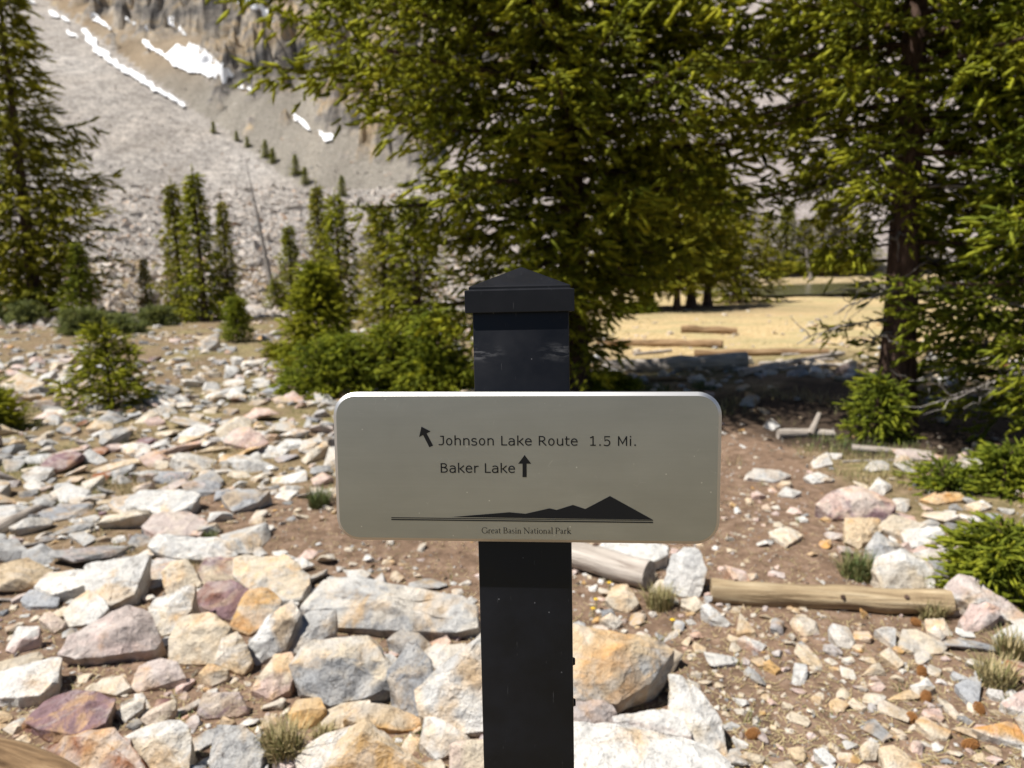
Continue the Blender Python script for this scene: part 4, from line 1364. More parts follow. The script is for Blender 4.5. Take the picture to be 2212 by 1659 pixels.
# --- the big spruce behind the sign
def big_spruce():
    loc = gpt(1238, 846)
    t = Tree(5)
    prof = lambda z: np.interp(z, [0.3, 1.0, 2.0, 3.2, 4.6, 5.3, 6.2, 7.2], [1.0, 1.5, 2.3, 3.0, 3.2, 2.3, 1.1, 0.2])
    z = 0.55; k = 0
    while z < 5.6:
        for _ in range(1):
            az = k * 2.399 + t.r.uniform(-0.35, 0.35); k += 1
            L_ = prof(z) * t.r.uniform(0.6, 1.12) * (1 - 0.75 * min(1.0, max(0.0, math.sin(az) + 0.15)) ** 0.7) * (np.interp(z, [0.5, 1.2, 2.3, 3.5], [0.45, 0.55, 0.9, 1.08]) if math.cos(az) > 0.15 else np.interp(z, [2.8, 4.0], [1.0, 1.2]))
            p0 = np.interp(z, [0.5, 2, 5], [-0.10, 0.02, 0.12])
            t.branch((0, 0, z), az, L_, p0, 0.30, 0.22, 0.145, 0.098, 0.12, 0.23, 1.0)
        z += 0.0285
    while z < 7.0:
        az = k * 2.399; k += 1
        t.branch((0, 0, z), az, prof(z) * t.r.uniform(0.7, 1.1), 0.2, 0.25, 0.2, 0.34, 0.24, 0.1, 0.22)
        z += 0.13
    t.leader(6.4, 7.4, 0.2)
    tm = trunk_mesh('trunk', 7.3, 0.17, 3, t.limbs)
    plant('spruce_tree', 'big dense spruce whose branches fill the view behind the sign post', 'tree', loc, t.crown('crown'), tm, M_SPRUCE, M_BARK)


big_spruce()


# --- the tree with the thick bare trunk
def trunk_tree():
    loc = gpt(1930, 928)
    t = Tree(15)
    z = 1.35; k = 0
    while z < 4.4:
        az = k * 2.399 + t.r.uniform(-0.4, 0.4); k += 1
        z += 0.033
        lf = math.cos(az) < 0.25
        toward = math.sin(az) < -0.75
        if z < 1.95 and lf: continue
        if toward and t.r.random() < (0.8 if z < 2.6 else 0.6): continue
        L_ = np.interp(z, [1.3, 2.2, 3.5, 4.5], [1.0, 1.6, 1.9, 1.8]) * t.r.uniform(0.55, 1.15)
        t.branch((0, 0, z), az, L_, 0.02, 0.32, 0.22, 0.122, 0.09, 0.16, 0.26, 1.0)
    while z < 5.9:
        az = k * 2.399; k += 1
        t.branch((0, 0, z), az, np.interp(z, [4.4, 5.2, 5.9], [1.4, 0.8, 0.2]) * t.r.uniform(0.7, 1.1), 0.15, 0.28, 0.2, 0.24, 0.2, 0.15, 0.24)
        z += 0.15
    # two dark low boughs on the shaded side
    t.branch((0, 0, 0.95), RAD(165), 0.62, -0.15, 0.1, 0.1, 0.09, 0.06, 0.3, 0.3)
    t.branch((0, 0, 1.55), RAD(172), 0.75, -0.05, 0.25, 0.1, 0.09, 0.06, 0.25, 0.3)
    t.branch((0, 0, 1.65), RAD(200), 0.8, -0.02, 0.25, 0.1, 0.09, 0.06, 0.25, 0.3)
    tm = trunk_mesh('trunk', 6.2, 0.125, 8, t.limbs, 0.015, 16)
    e = plant('spruce_tree', 'spruce with a thick reddish brown bare trunk and dead twigs low down', 'tree', loc, t.crown('crown'), tm, M_SPRUCE, M_BARK)
    r = np.random.default_rng(3)
    for k in range(16):
        z0 = r.uniform(0.7, 2.3); az = RAD(r.choice([r.uniform(-70, 40), r.uniform(140, 230)])); L_ = r.uniform(0.35, 1.0)
        hor = np.array((math.cos(az), math.sin(az), 0))
        ts = np.linspace(0, 1, 8)
        pts = np.array((0, 0, z0)) + np.outer(ts * L_, hor) + np.outer(-0.18 * L_ * ts ** 2, (0, 0, 1)) + r.normal(0, 0.012, (8, 3))
        parts = [tube(pts, np.linspace(0.013, 0.004, 8), 6)]
        for j in range(5):
            b = pts[2 + j]; d = hor + r.normal(0, 0.6, 3); d /= np.linalg.norm(d)
            ln = r.uniform(0.1, 0.35)
            q = b + np.outer(np.linspace(0, ln, 5), d) + r.normal(0, 0.008, (5, 3))
            parts.append(tube(q, np.linspace(0.006, 0.002, 5), 5))
        V, Fq = join(parts)
        mesh_obj('dead_branch', np_mesh('dead_branch', V, Fq, True), M_DEAD, e)


trunk_tree()


def edge_tree():
    """the bushy tree at the picture's edge beside the bare trunk"""
    loc = gpt(2310, 960)
    t = Tree(33)
    z = 0.25; k = 0
    while z < 4.6:
        az = k * 2.399 + t.r.uniform(-0.3, 0.3); k += 1; z += 0.030
        if math.cos(az) > 0.55: continue
        L_ = np.interp(z, [0.2, 0.8, 2.4, 4.6], [1.2, 1.6, 1.65, 1.6]) * t.r.uniform(0.55, 1.15)
        t.branch((0, 0, z), az, L_, 0.05, 0.25, 0.24, 0.105, 0.085, 0.16, 0.26, 1.0)
    while z < 7.5:
        az = k * 2.399; k += 1
        t.branch((0, 0, z), az, np.interp(z, [4.6, 7.5], [1.2, 0.2]), 0.2, 0.25, 0.2, 0.2, 0.2, 0.15, 0.24); z += 0.15
    tm = trunk_mesh('trunk', 7.6, 0.10, 9, t.limbs)
    e = plant('spruce_tree', 'leafy spruce at the picture edge, right of the thick brown trunk', 'tree', loc, t.crown('crown'), tm, M_GREEN, M_BARK)
    r = np.random.default_rng(13)
    for k in range(9):
        z0 = r.uniform(0.35, 1.0); az = RAD(r.uniform(165, 260)); L_ = r.uniform(0.7, 1.5)
        hor = np.array((math.cos(az), math.sin(az), 0)); ts = np.linspace(0, 1, 9)
        pts = np.array((0, 0, z0)) + np.outer(ts * L_, hor) + np.outer(0.25 * L_ * (ts - 1.2 * ts ** 2), (0, 0, 1)) + r.normal(0, 0.014, (9, 3))
        parts = [tube(pts, np.linspace(0.013, 0.003, 9), 6)]
        for j in range(9):
            b = pts[r.integers(3, 9)]; d = hor + r.normal(0, 0.7, 3); d /= np.linalg.norm(d)
            q = b + np.outer(np.linspace(0, r.uniform(0.1, 0.35), 5), d) + r.normal(0, 0.012, (5, 3))
            parts.append(tube(q, np.linspace(0.005, 0.0015, 5), 5))
        V, Fq = join(parts)
        mesh_obj('dead_branch', np_mesh('dead_branch', V, Fq, True), M_DEAD, e)


edge_tree()


def left_tree():
    loc = gpt(82, 694)
    d = np.linalg.norm(loc[:2])
    Ht = 11.3 * d / 23.0 * 0.80
    t = Tree(41)
    z = 0.25 * Ht / 10; k = 0
    R_ = 2.6 * d / 23 * 0.80
    tw = 0.27 * d / 23
    while z < Ht * 0.97:
        u = z / Ht
        az = k * 2.399 + t.r.uniform(-0.3, 0.3); k += 1
        L_ = R_ * np.interp(u, [0, 0.18, 0.45, 0.75, 1], [0.6, 1.0, 0.85, 0.42, 0.06]) * t.r.uniform(0.5, 1.2)
        t.branch((0, 0, z), az, L_, 0.0 + 0.25 * u, 0.22, 0.2, tw, tw * 0.62, 0.10, 0.24, 1.05)
        z += 0.062 * d / 23
    t.leader(Ht * 0.9, Ht, tw)
    tm = trunk_mesh('trunk', Ht, 0.17 * d / 23, 4, t.limbs)
    plant('spruce_tree', 'tall pointed spruce at the picture edge in front of the scree slope', 'tree', loc, t.crown('crown'), tm, M_YELLOW, M_BARK)


left_tree()


# --- middle distance: slender spruces built from three patterns
# third tall tree closing the view under the big one's boughs
def slim(seed, H_, R_, tw, n, base=0.02, p0=0.0, m=M_YELLOW, bare_to=0.0):
    t = Tree(seed)
    for k in range(n):
        u = bare_to + (1 - bare_to) * (k + t.r.random()) / n
        L_ = R_ * np.interp(u, [0, 0.12, 0.5, 0.8, 1], [0.85, 1.05, 0.66, 0.26, 0.03]) * t.r.uniform(0.35, 1.3)
        t.branch((0, 0, H_ * (base + (0.96 - base) * u)), k * 2.399 + t.r.uniform(-0.4, 0.4), L_, p0 + 0.2 * u, 0.25, 0.2, tw, tw * 0.95, 0.1, 0.26, 0.95)
    t.leader(H_ * 0.88, H_, tw * 0.6)
    return t.crown('crown', TWIGS_S), trunk_mesh('trunk', H_, 0.022 * H_, seed, t.limbs, 0.01, 8)


PAT = [slim(51, 5.0, 0.95, 0.19, 95), slim(52, 5.0, 1.2, 0.21, 95), slim(53, 6.0, 1.5, 0.25, 120, 0.02, 0.0, M_YELLOW, 0.15)]
PAT_H = [5.0, 5.0, 6.0]
PAT_OBJ = {}


def place_tree(pat, base, top_y, label, mat, group=None, wid=1.0, rz=0.0, dist=None):
    loc = gpt(*base) if dist is None else None
    if dist is not None:
        p = on(base[0], base[1], dist); loc = np.array((p[0], p[1], float(terrain(p[0], p[1]))))
    _, _, zc = project(loc)
    Hn = (base[1] - top_y) / F * zc * 1.0
    s = Hn / PAT_H[pat]
    sc = (s * wid, s * wid, s)
    key = (pat, mat.name)
    if key not in PAT_OBJ:
        c, tk = PAT[pat]
        if c.materials: c = c.copy(); c.materials.clear()
        o = plant('spruce_tree', label, 'tree', loc, c, tk, mat, M_BARK, group, rz, sc)
        PAT_OBJ[key] = o
        return o
    return dup(PAT_OBJ[key], loc, rz, sc, label, group)


G1 = 'slender spruces standing before the scree slope'
for a in [(0, (396, 692), 396, 'slender spruce, leftmost stem of the close group before the scree', M_YELLOW, 0.85, 0.3),
          (0, (444, 694), 372, 'tallest slender spruce in the middle of the close group before the scree', M_SPRUCE, 0.95, 1.4),
          (1, (498, 688), 432, 'slender spruce on the snag side of the close group before the scree', M_YELLOW, 0.62, 2.2),
          (0, (322, 690), 556, 'short yellowish spruce just left of the close group', M_YELLOW, 1.0, 0.9),
          (1, (183, 700), 520, 'young spruce under the right side of the tall pointed spruce', M_GREEN, 1.1, 3.0),
          (0, (634, 664), 486, 'small dark spruce right of the bare snag', M_SPRUCE, 1.15, 0.2),
          (1, (598, 668), 600, 'low dark spruce at the foot of the bare snag', M_SPRUCE, 1.9, 4.0),
          (0, (699, 662), 400, 'thin spire-like spruce touching the big spruce outline', M_YELLOW, 0.85, 1.1),
          (1, (738, 690), 418, 'spruce next to the spire-like one, half merged with the big spruce', M_SPRUCE, 1.0, 0.7),
          (1, (835, 700), 440, 'dark spruce half hidden behind the low boughs of the big spruce', M_YELLOW, 1.3, 5.0),
          (1, (905, 705), 420, 'spruce behind the low boughs of the big spruce, nearest to the post cap', M_SPRUCE, 1.4, 1.9)]:
    place_tree(a[0], a[1], a[2], a[3], a[4], G1, a[5], a[6])
G2 = 'spruces on the far edge of the yellow flat'
for a in [(2, (1340, 676), 330, 'bushy spruce in the grove beside the big spruce, first from the sign post', M_YELLOW, 1.2, 0.4),
          (2, (1402, 668), 300, 'grove spruce with a low dark skirt, second from the sign post', M_SPRUCE, 1.25, 1.4),
          (2, (1462, 672), 350, 'grove spruce with a thin reddish trunk', M_YELLOW, 1.05, 2.3),
          (2, (1493, 664), 310, 'grove spruce with the thickest brown trunk', M_YELLOW, 1.2, 3.3),
          (2, (1528, 660), 330, 'grove spruce with a grey trunk beside the thickest one', M_SPRUCE, 1.15, 4.3),
          (1, (1590, 655), 400, 'grove spruce with foliage down to the white stones, nearest the lake', M_YELLOW, 1.6, 5.3)]:
    place_tree(a[0], a[1], a[2], a[3], a[4], G2, a[5], a[6])
G3 = 'distant spruces on the shore beyond the lake'
for a in [(1, (1655, 592), 455, 'distant shore spruce closest to the grove', M_YELLOW, 1.2, 0.4, 138),
          (0, (1697, 590), 440, 'distant shore spruce left of the leaning pale snag', M_SPRUCE, 1.4, 1.4, 150),
          (1, (1735, 590), 470, 'distant shore spruce behind the leaning pale snag', M_YELLOW, 1.3, 2.3, 160),
          (0, (1775, 589), 430, 'tallest distant shore spruce, middle of the row beyond the lake', M_YELLOW, 1.5, 3.3, 150),
          (1, (1820, 588), 445, 'distant shore spruce right of the tallest one', M_YELLOW, 1.4, 4.3, 145),
          (1, (1862, 588), 470, 'distant shore spruce touching the thick brown trunk', M_SPRUCE, 1.4, 5.3, 142),
          (0, (1985, 584), 440, 'distant shore spruce seen just right of the thick brown trunk', M_YELLOW, 1.5, 0.9, 150)]:
    place_tree(a[0], (a[1][0], a[1][1] + 3), a[2], a[3], a[4], G3, a[5], a[6])
G4 = 'tiny spruces along the gully on the scree'
for px_, by, ty, lb in [(462, 288, 268, 'tiny spruce at the end of the long snow streak'), (512, 305, 288, 'tiny spruce in the scree gully, second below the snow streak'),
                        (535, 318, 300, 'tiny dark spruce in the scree gully, third below the snow streak'), (575, 340, 308, 'tiny spruce standing tallest in the middle of the gully'),
                        (590, 352, 325, 'tiny bushy spruce beside the tallest gully spruce'), (640, 378, 340, 'tiny spruce on the gully above the snag'),
                        (660, 398, 366, 'tiny spruce lowest in the gully near the big spruce'), (740, 425, 385, 'tiny spruce on the lower scree beside the big spruce outline')]:
    place_tree(0, (px_, by), ty - 6, lb, M_SPRUCE, G4, 1.6, px_ * 0.1)


# --- bare snags
def snag(base, top, label, dist=None, rad=0.07):
    loc = gpt(*base)
    _, _, zc = project(loc)
    h_ = (base[1] - top[1]) / F * zc
    dx = (top[0] - base[0]) / F * zc
    r = np.random.default_rng(int(base[0]))
    z = np.linspace(-0.1, h_, 10)
    pts = np.stack([dx * z / h_, 0.05 * z, z], 1)
    e = empty('dead_tree', loc)
    tag(e, label, 'dead tree')
    V, Fq = tube(pts, np.linspace(rad, 0.012, 10), 7)
    mesh_obj('trunk', np_mesh('trunk', V, Fq, True), M_DEAD, e)
    for k in range(7):
        t = r.uniform(0.3, 0.9); a = r.uniform(0, 6.28); ln = r.uniform(0.15, 0.45)
        b = np.array((dx * t, 0.05 * h_ * t, h_ * t)); d = np.array((math.cos(a), math.sin(a), r.uniform(-0.3, 0.3)))
        q = b + np.outer(np.linspace(0, ln, 4), d)
        V, Fq = tube(q, np.linspace(0.014, 0.005, 4), 5)
        mesh_obj('branch', np_mesh('branch', V, Fq, True), M_DEAD, e)


snag((592, 640), (548, 352), 'bare grey leaning snag between the slender spruces and the big spruce', rad=0.16)
snag((1752, 606), (1736, 528), 'leaning pale snag among the distant shore spruces', rad=0.30)


# --- saplings and shrubs near by
def sapling(name, label, base, top_y, width_px, tw, seed, mat, up=0.3, dens=1.0, n_per=60):
    loc = gpt(*base); _, _, zc = project(loc)
    h_ = (base[1] - top_y) / F * zc; w_ = width_px / F * zc / 2
    t = Tree(seed)
    n = max(22, int(n_per * h_))
    for k in range(n):
        u = (k + t.r.random()) / n
        L_ = w_ * np.interp(u, [0, 0.12, 0.4, 0.7, 1], [0.8, 1.05, 0.75, 0.36, 0.06]) * t.r.uniform(0.7, 1.12)
        t.branch((0, 0, h_ * (0.04 + 0.92 * u)), k * 2.399 + t.r.uniform(-0.3, 0.3), L_, up * (0.5 + u), 0.12, 0.15, tw, tw * 0.75, 0.06, 0.26, dens)
    t.leader(h_ * 0.6, h_, tw)
    plant(name, label, 'young tree' if name == 'spruce_sapling' else 'shrub', loc, t.crown('crown'), trunk_mesh('trunk', h_, 0.02 * h_ + 0.006, seed, t.limbs, 0.004, 8), mat, M_BARK)


sapling('spruce_sapling', 'bright green bushy sapling standing alone on the rocky flat', (243, 884), 700, 205, 0.085, 61, M_SPRUCE, 0.45, 0.9, 42)
sapling('spruce_sapling', 'small far sapling at the foot of the slender spruces', (514, 738), 640, 66, 0.09, 62, M_GREEN)
sapling('spruce_sapling', 'short yellow-green sapling in front of the thick brown trunk', (1893, 948), 808, 115, 0.075, 63, M_GREEN, 0.45, 0.9, 50)
sapling('spruce_sapling', 'tall light green young spruce rising from the bushes left of the post', (697, 828), 565, 190, 0.12, 64, M_SPRUCE, 0.35)
sapling('spruce_sapling', 'young spruce in the bushes, closest to the post on its left', (945, 846), 670, 210, 0.11, 65, M_GREEN, 0.35)


def bush(label, base, w_px, h_px, n, tw, seed, mat, spread_y=0.35, name='shrub'):
    loc = gpt(*base); _, _, zc = project(loc)
    w_ = w_px / F * zc; h_ = h_px / F * zc
    t = Tree(seed)
    for k in range(n):
        x = w_ * (t.r.random() - 0.5) * 0.86; y = w_ * spread_y * (t.r.random() - 0.3)
        hh_ = h_ * (1 - (2 * abs(x) / w_) ** 2 * 0.6) * t.r.uniform(0.6, 1.0)
        rr_ = min(hh_ * 0.6, w_ * 0.25) * t.r.uniform(0.7, 1.3)
        young(t, hh_, rr_, tw, x, y, -0.05, max(10, 20 / max(h_, 0.4)), tw * 1.0, 0.6, 0.02, 0.9)
    tr_ = trunk_mesh('trunk', h_ * 0.6, 0.02, seed, t.limbs, 0.004, 6)
    plant(name, label, 'shrub', loc, t.crown('crown'), tr_, mat, M_BARK)


bush('broad green spruce bush left of the post, its lowest and widest part', (815, 850), 410, 165, 18, 0.10, 71, M_GREEN)
bush('olive bush at the left end of the broad green bush', (598, 772), 70, 34, 5, 0.09, 72, M_YELLOW)
bush('grey-green sage-like shrub under the tall pointed spruce', (215, 722), 190, 62, 9, 0.15, 73, M_GREY_LEAF)
bush('green shrub at the picture edge under the tall pointed spruce', (20, 705), 130, 80, 7, 0.16, 74, M_GREY_LEAF)
bush('dark shrub behind the sapling near the scree', (345, 705), 70, 50, 4, 0.15, 75, M_GREY_LEAF)
bush('bright yellow-green spruce shrub at the picture edge below the mound shrub', (2200, 1285), 225, 195, 6, 0.064, 76, M_GREEN)
bush('spreading green mound shrub at the picture edge under the leafy spruce', (2165, 1070), 240, 120, 6, 0.066, 77, M_GREEN)
bush('small spruce tuft at the foot of the post, path side', (1318, 848), 100, 55, 4, 0.07, 78, M_SPRUCE)
bush('dark shrub mostly outside the frame casting shade on grey rocks', (-75, 935), 210, 150, 7, 0.07, 79, M_SPRUCE)
bush('low green bush in the grove shade', (1372, 678), 75, 40, 4, 0.2, 80, M_GREEN)


# ------------------------------------------------------------------ fallen wood
def log(label, a, b, r0, r1, mat, name='fallen_log', bend=0.0, seed=1, cat='log', sink=0.25, group=None, raise_=(0, 0), knots=0, sides=18):
    p0, p1 = np.array(a, float), np.array(b, float)
    p0[2] += r0 * (1 - sink) + raise_[0]; p1[2] += r1 * (1 - sink) + raise_[1]
    Ln = np.linalg.norm(p1 - p0)
    n = max(10, min(60, int(Ln / max(r0, 0.02) * 1.6)))
    t = np.linspace(0, 1, n)
    x = (t - 0.5) * Ln
    r = r0 + (r1 - r0) * t
    r = r * (1 + 0.10 * np.array([vnoise(k * 0.35, seed * 3.1) for k in range(n)]))
    y = bend * Ln * (1 - (2 * t - 1) ** 2) + 0.15 * r0 * np.array([vnoise(k * 0.2, seed) for k in range(n)])
    z = 0.35 * r0 * np.array([vnoise(k * 0.25, seed + 9) for k in range(n)])
    a_ = np.arange(sides) / sides * 2 * np.pi
    lump = 1 + 0.10 * np.array([[vnoise(np.cos(q) * 1.6 + 4 + seed, np.sin(q) * 1.6 + k * 0.05) for q in a_] for k in range(n)])
    V = np.stack([np.repeat(x[:, None], sides, 1), y[:, None] + (r[:, None] * lump) * np.cos(a_), z[:, None] + (r[:, None] * lump) * np.sin(a_)], -1).reshape(-1, 3)
    i = np.arange(n - 1)[:, None] * sides; j = np.arange(sides)[None]
    Fq = np.stack([i + j, i + (j + 1) % sides, i + sides + (j + 1) % sides, i + sides + j], -1).reshape(-1, 4)
    c0 = len(V); V = np.concatenate([V, [[x[0] + 0.15 * r0, y[0], z[0]], [x[-1] - 0.15 * r1, y[-1], z[-1]]]])
    j = np.arange(sides)
    F0 = np.stack([np.full(sides, c0), (j + 1) % sides, j, j], -1); F1 = np.stack([np.full(sides, c0 + 1), (n - 1) * sides + j, (n - 1) * sides + (j + 1) % sides, (n - 1) * sides + (j + 1) % sides], -1)
    bm = bmesh.new()
    vs = [bm.verts.new(v) for v in V]
    for f in Fq: bm.faces.new([vs[k] for k in f])
    for f in np.concatenate([F0, F1]): bm.faces.new([vs[k] for k in f[:3]])
    bmesh.ops.recalc_face_normals(bm, faces=bm.faces)
    o = bm_obj(name, bm, mat, None, (p0 + p1) / 2, sharp=50)
    o.rotation_euler = Vector(p1 - p0).to_track_quat('X', 'Z').to_euler()
    tag(o, label, cat, group)
    rr = random.Random(seed)
    for k in range(knots):
        kb = bmesh.new()
        bmesh.ops.create_cone(kb, segments=9, radius1=r0 * 0.26, radius2=r0 * 0.14, depth=r0 * 0.25, cap_ends=True)
        tt = (k + 0.6) / (knots + 0.4); an = RAD(rr.uniform(215, 330) if k % 2 else rr.uniform(200, 300))
        kk = int(tt * (n - 1))
        rad = r[kk]
        kb.transform(Matrix.Translation((x[kk], y[kk] + rad * math.cos(an), z[kk] + rad * math.sin(an) * -1)) @ Vector((0, math.cos(an), -math.sin(an))).to_track_quat('Z', 'X').to_matrix().to_4x4())
        bm_obj('knot', kb, M_BARK, o, sharp=40)
    return o


log('beige weathered log lying beside the path, knots along its face', gpt(1536, 1296), gpt(2050, 1326), 0.052, 0.050, M_LOG, seed=2, knots=4, sink=0.2)
log('silver-grey log end sticking out behind the post', gpt(1080, 1180), gpt(1402, 1270), 0.068, 0.066, M_LOG_GREY, seed=3, sink=0.1, knots=2)
log('long white fallen trunk on the yellow flat beyond the sign plate', gpt(1300, 806), gpt(1612, 799), 0.10, 0.135, M_LOG_GREY, seed=4)
log('long brown fallen trunk farther out on the yellow flat', gpt(1290, 745), gpt(1560, 752), 0.06, 0.09, M_LOG_BROWN, seed=5)
log('brown trunk lying end to end with the long brown one', gpt(1500, 772), gpt(1790, 764), 0.07, 0.05, M_LOG_BROWN, seed=6)
log('short brown log farthest out on the yellow flat', gpt(1472, 718), gpt(1592, 722), 0.10, 0.08, M_LOG_BROWN, seed=7)
log('thin grey stick lying before the brown trunks', gpt(1370, 768), gpt(1450, 760), 0.03, 0.03, M_LOG_GREY, seed=8)
log('brown log in front of the long white fallen trunk', gpt(1290, 826), gpt(1500, 822), 0.04, 0.03, M_LOG_BROWN, seed=9)
for k, (a, b, r0, lb) in enumerate([((1600, 815), (1822, 768), 0.05, 'thickest grey bough in the driftwood heap'), ((1640, 790), (1800, 778), 0.03, 'middle grey bough in the driftwood heap'),
                                    ((1655, 805), (1830, 790), 0.035, 'lowest grey bough in the driftwood heap'), ((1690, 770), (1815, 762), 0.025, 'farthest thin bough in the driftwood heap')]):
    log(lb, gpt(*a), gpt(*b), r0, r0 * 0.6, M_LOG_GREY, 'dead_bough', 0.03 * (-1) ** k, 20 + k, 'branch', 0.0, 'driftwood heap by the shade')
log('fallen thin trunk under the leafy spruce, pale and straight', gpt(1840, 975), gpt(2010, 984), 0.03, 0.02, M_LOG_GREY, seed=31)
log('curved driftwood root lying at the edge of the deep shade', gpt(1680, 948), gpt(1800, 944), 0.045, 0.03, M_LOG_GREY, 'driftwood', 0.08, 32, 'driftwood')
log('short upright spike of driftwood at the edge of the deep shade', gpt(1752, 945), gpt(1768, 940), 0.03, 0.016, M_LOG_GREY, 'driftwood', 0.0, 33, 'driftwood', 0.0, None, (0.0, 0.17))
log('thin bent twig lying before the fallen thin trunk', gpt(1820, 1000), gpt(1990, 996), 0.010, 0.008, M_DEAD, 'fallen_branch', 0.02, 34, 'branch')
log('thick broken grey branch reaching in from the picture edge', gpt(-40, 1180), gpt(122, 1086), 0.042, 0.024, M_LOG_GREY, 'fallen_branch', 0.02, 35, 'branch')
log('long thin stick crossing under the thick broken branch', gpt(-40, 1205), gpt(215, 1146), 0.012, 0.007, M_DEAD, 'fallen_branch', -0.02, 36, 'branch', 0.0)
log('thin dry stick near the picture edge above the bare soil', gpt(-20, 1258), gpt(130, 1232), 0.009, 0.006, M_DEAD, 'fallen_branch', 0.03, 37, 'branch', 0.0)
log('thin dry stick closest to the brightest white slab', gpt(-20, 1300), gpt(150, 1290), 0.008, 0.005, M_DEAD, 'fallen_branch', -0.03, 38, 'branch', 0.0)
log('dark brown twisted root in the bottom corner', gpt(-140, 1652), gpt(170, 1760), 0.065, 0.05, M_LOG_BROWN, 'tree_root', 0.06, 39, 'root', 0.1)

# ------------------------------------------------------------------ grass, flowers, cones
def grass_blades(P, hgt, r, spread=0.6):
    n = len(P)
    a = r.uniform(0, 2 * np.pi, n); ln = hgt * r.uniform(0.5, 1.2, n)
    lean = r.uniform(0.1, spread, n)
    d = np.stack([np.cos(a) * lean, np.sin(a) * lean, np.ones(n)], 1); d /= np.linalg.norm(d, axis=1)[:, None]
    s = np.stack([-np.sin(a), np.cos(a), np.zeros(n)], 1) * (0.0016 + 0.012 * hgt * 0.6)[:, None]
    mid = P + d * (ln * 0.55)[:, None]
    tip = P + d * ln[:, None] + np.stack([np.cos(a), np.sin(a), -0.6 * np.ones(n)], 1) * (ln * 0.28 * lean)[:, None]
    V = np.stack([P - s, P + s, mid + s * 0.7, mid - s * 0.7, tip], 1).reshape(-1, 3)
    o = np.arange(n)[:, None] * 5
    Fc = np.concatenate([o + np.array([0, 1, 2]), o + np.array([0, 2, 3]), o + np.array([3, 2, 4])])
    return V, Fc


def make_grass_mat():
    m, nt, b = new_mat('dry_grass')
    at = N(nt, 'ShaderNodeAttribute', attribute_name='leaf').outputs['Fac']
    c = ramp(nt, at, [(0.0, (0.06, 0.10, 0.02)), (0.35, (0.14, 0.16, 0.045)), (0.65, (0.32, 0.26, 0.12)), (1.0, (0.50, 0.40, 0.22))])
    L(nt, c, b.inputs['Base Color'])
    b.inputs['Roughness'].default_value = 0.7
    return m


M_GRASS = make_grass_mat()


def grass():
    r = np.random.default_rng(21)
    n = 40000
    px = r.uniform(-60, 2270, n); py = 690 + 970 * r.random(n) ** 1.4
    D = ray(px, py); t = -O[2] / D[:, 2]
    P = O + D * t[:, None]
    ok = (D[:, 2] < 0) & (P[:, 1] < 22)
    x, y = P[ok, 0], P[ok, 1]
    g = grass_mask(x, y) * np.clip(0.1 + 1.5 * fbm(x / 0.7, y / 0.7, 47, 3), 0, 1) * (1 - 0.75 * meadow_mask(x, y)) * 1.5
    keep = r.random(len(x)) < np.clip(g, 0.004, 1)
    x, y = x[keep], y[keep]
    # small clumps
    m = 9
    X = (x[:, None] + r.normal(0, 0.028, (len(x), m)) * np.clip(y / 4, 0.6, 2)[:, None]).ravel(); Y = (y[:, None] + r.normal(0, 0.028, (len(x), m))).ravel()
    hg = np.repeat(r.uniform(0.03, 0.085, len(x)) * np.clip(y / 5, 0.7, 1.5), m)
    lf = np.clip(np.repeat(0.42 + 0.9 * fbm(x / 1.1, y / 1.1, 57, 2), m) + r.normal(0, 0.16, len(X)), 0, 1)
    V, Fc = grass_blades(np.stack([X, Y, base_h(X, Y) - 0.005], 1), hg, r)
    me = np_mesh('grass', V, Fc, False, attrs={'leaf': np.repeat(lf, 5)})
    tag(mesh_obj('grass', me, M_GRASS), 'sparse dry and green grass between the rocks', None, None, 'stuff')


grass()


def tuft(label, base, w_px, h_px, n, green, seed):
    loc = gpt(*base); _, _, zc = project(loc)
    r = np.random.default_rng(seed)
    w_, h_ = w_px / F * zc / 2, h_px / F * zc
    a = r.uniform(0, 6.28, n); q = np.sqrt(r.random(n)) * w_ * 0.6
    P = np.stack([np.cos(a) * q, np.sin(a) * q, np.full(n, -0.005)], 1)
    V, Fc = grass_blades(P, np.full(n, h_), r, 0.75)
    lf = np.clip(r.normal(green, 0.18, n), 0, 1)
    o = mesh_obj('grass_tuft', np_mesh('grass_tuft', V, Fc, False, attrs={'leaf': np.repeat(lf, 5)}), M_GRASS, None, loc)
    tag(o, label, 'grass tuft', 'grass tufts')


for q_, lb_ in (((1330, 838), 'bright grass strip on the path side of the post, nearest to it'), ((1420, 842), 'bright grass strip before the long white fallen trunk'), ((1520, 838), 'bright grass patch next to the deep shade')):
    tuft(lb_, q_, 90, 16, 420, 0.15, int(q_[0]))
tuft('large dry yellowish grass tuft among the front rocks', (615, 1640), 110, 90, 520, 0.68, 1)
tuft('green grass tuft beside the sign plate, left of it', (690, 1095), 70, 50, 260, 0.2, 2)
tuft('small green grass tuft by the grey-blue long rock', (455, 1170), 40, 30, 140, 0.2, 3)
tuft('grass tuft below the upright white rock', (1425, 1310), 90, 55, 320, 0.6, 4)
tuft('broad green grass patch left of the glowing cream boulder', (1850, 1245), 110, 60, 420, 0.3, 5)
tuft('dry grass tuft at the right end of the beige log', (2010, 1335), 90, 55, 300, 0.62, 6)
tuft('dry grass tuft below the blue-grey slate at the frame edge', (2150, 1480), 110, 70, 340, 0.66, 7)
tuft('dry grass tuft below the striped white slab', (2185, 1420), 90, 70, 300, 0.6, 8)
tuft('small green sprig between the pale rock and the post', (930, 1600), 60, 40, 160, 0.35, 9)
tuft('dry grass tuft behind the white angular slab', (700, 1600), 70, 40, 220, 0.7, 10)

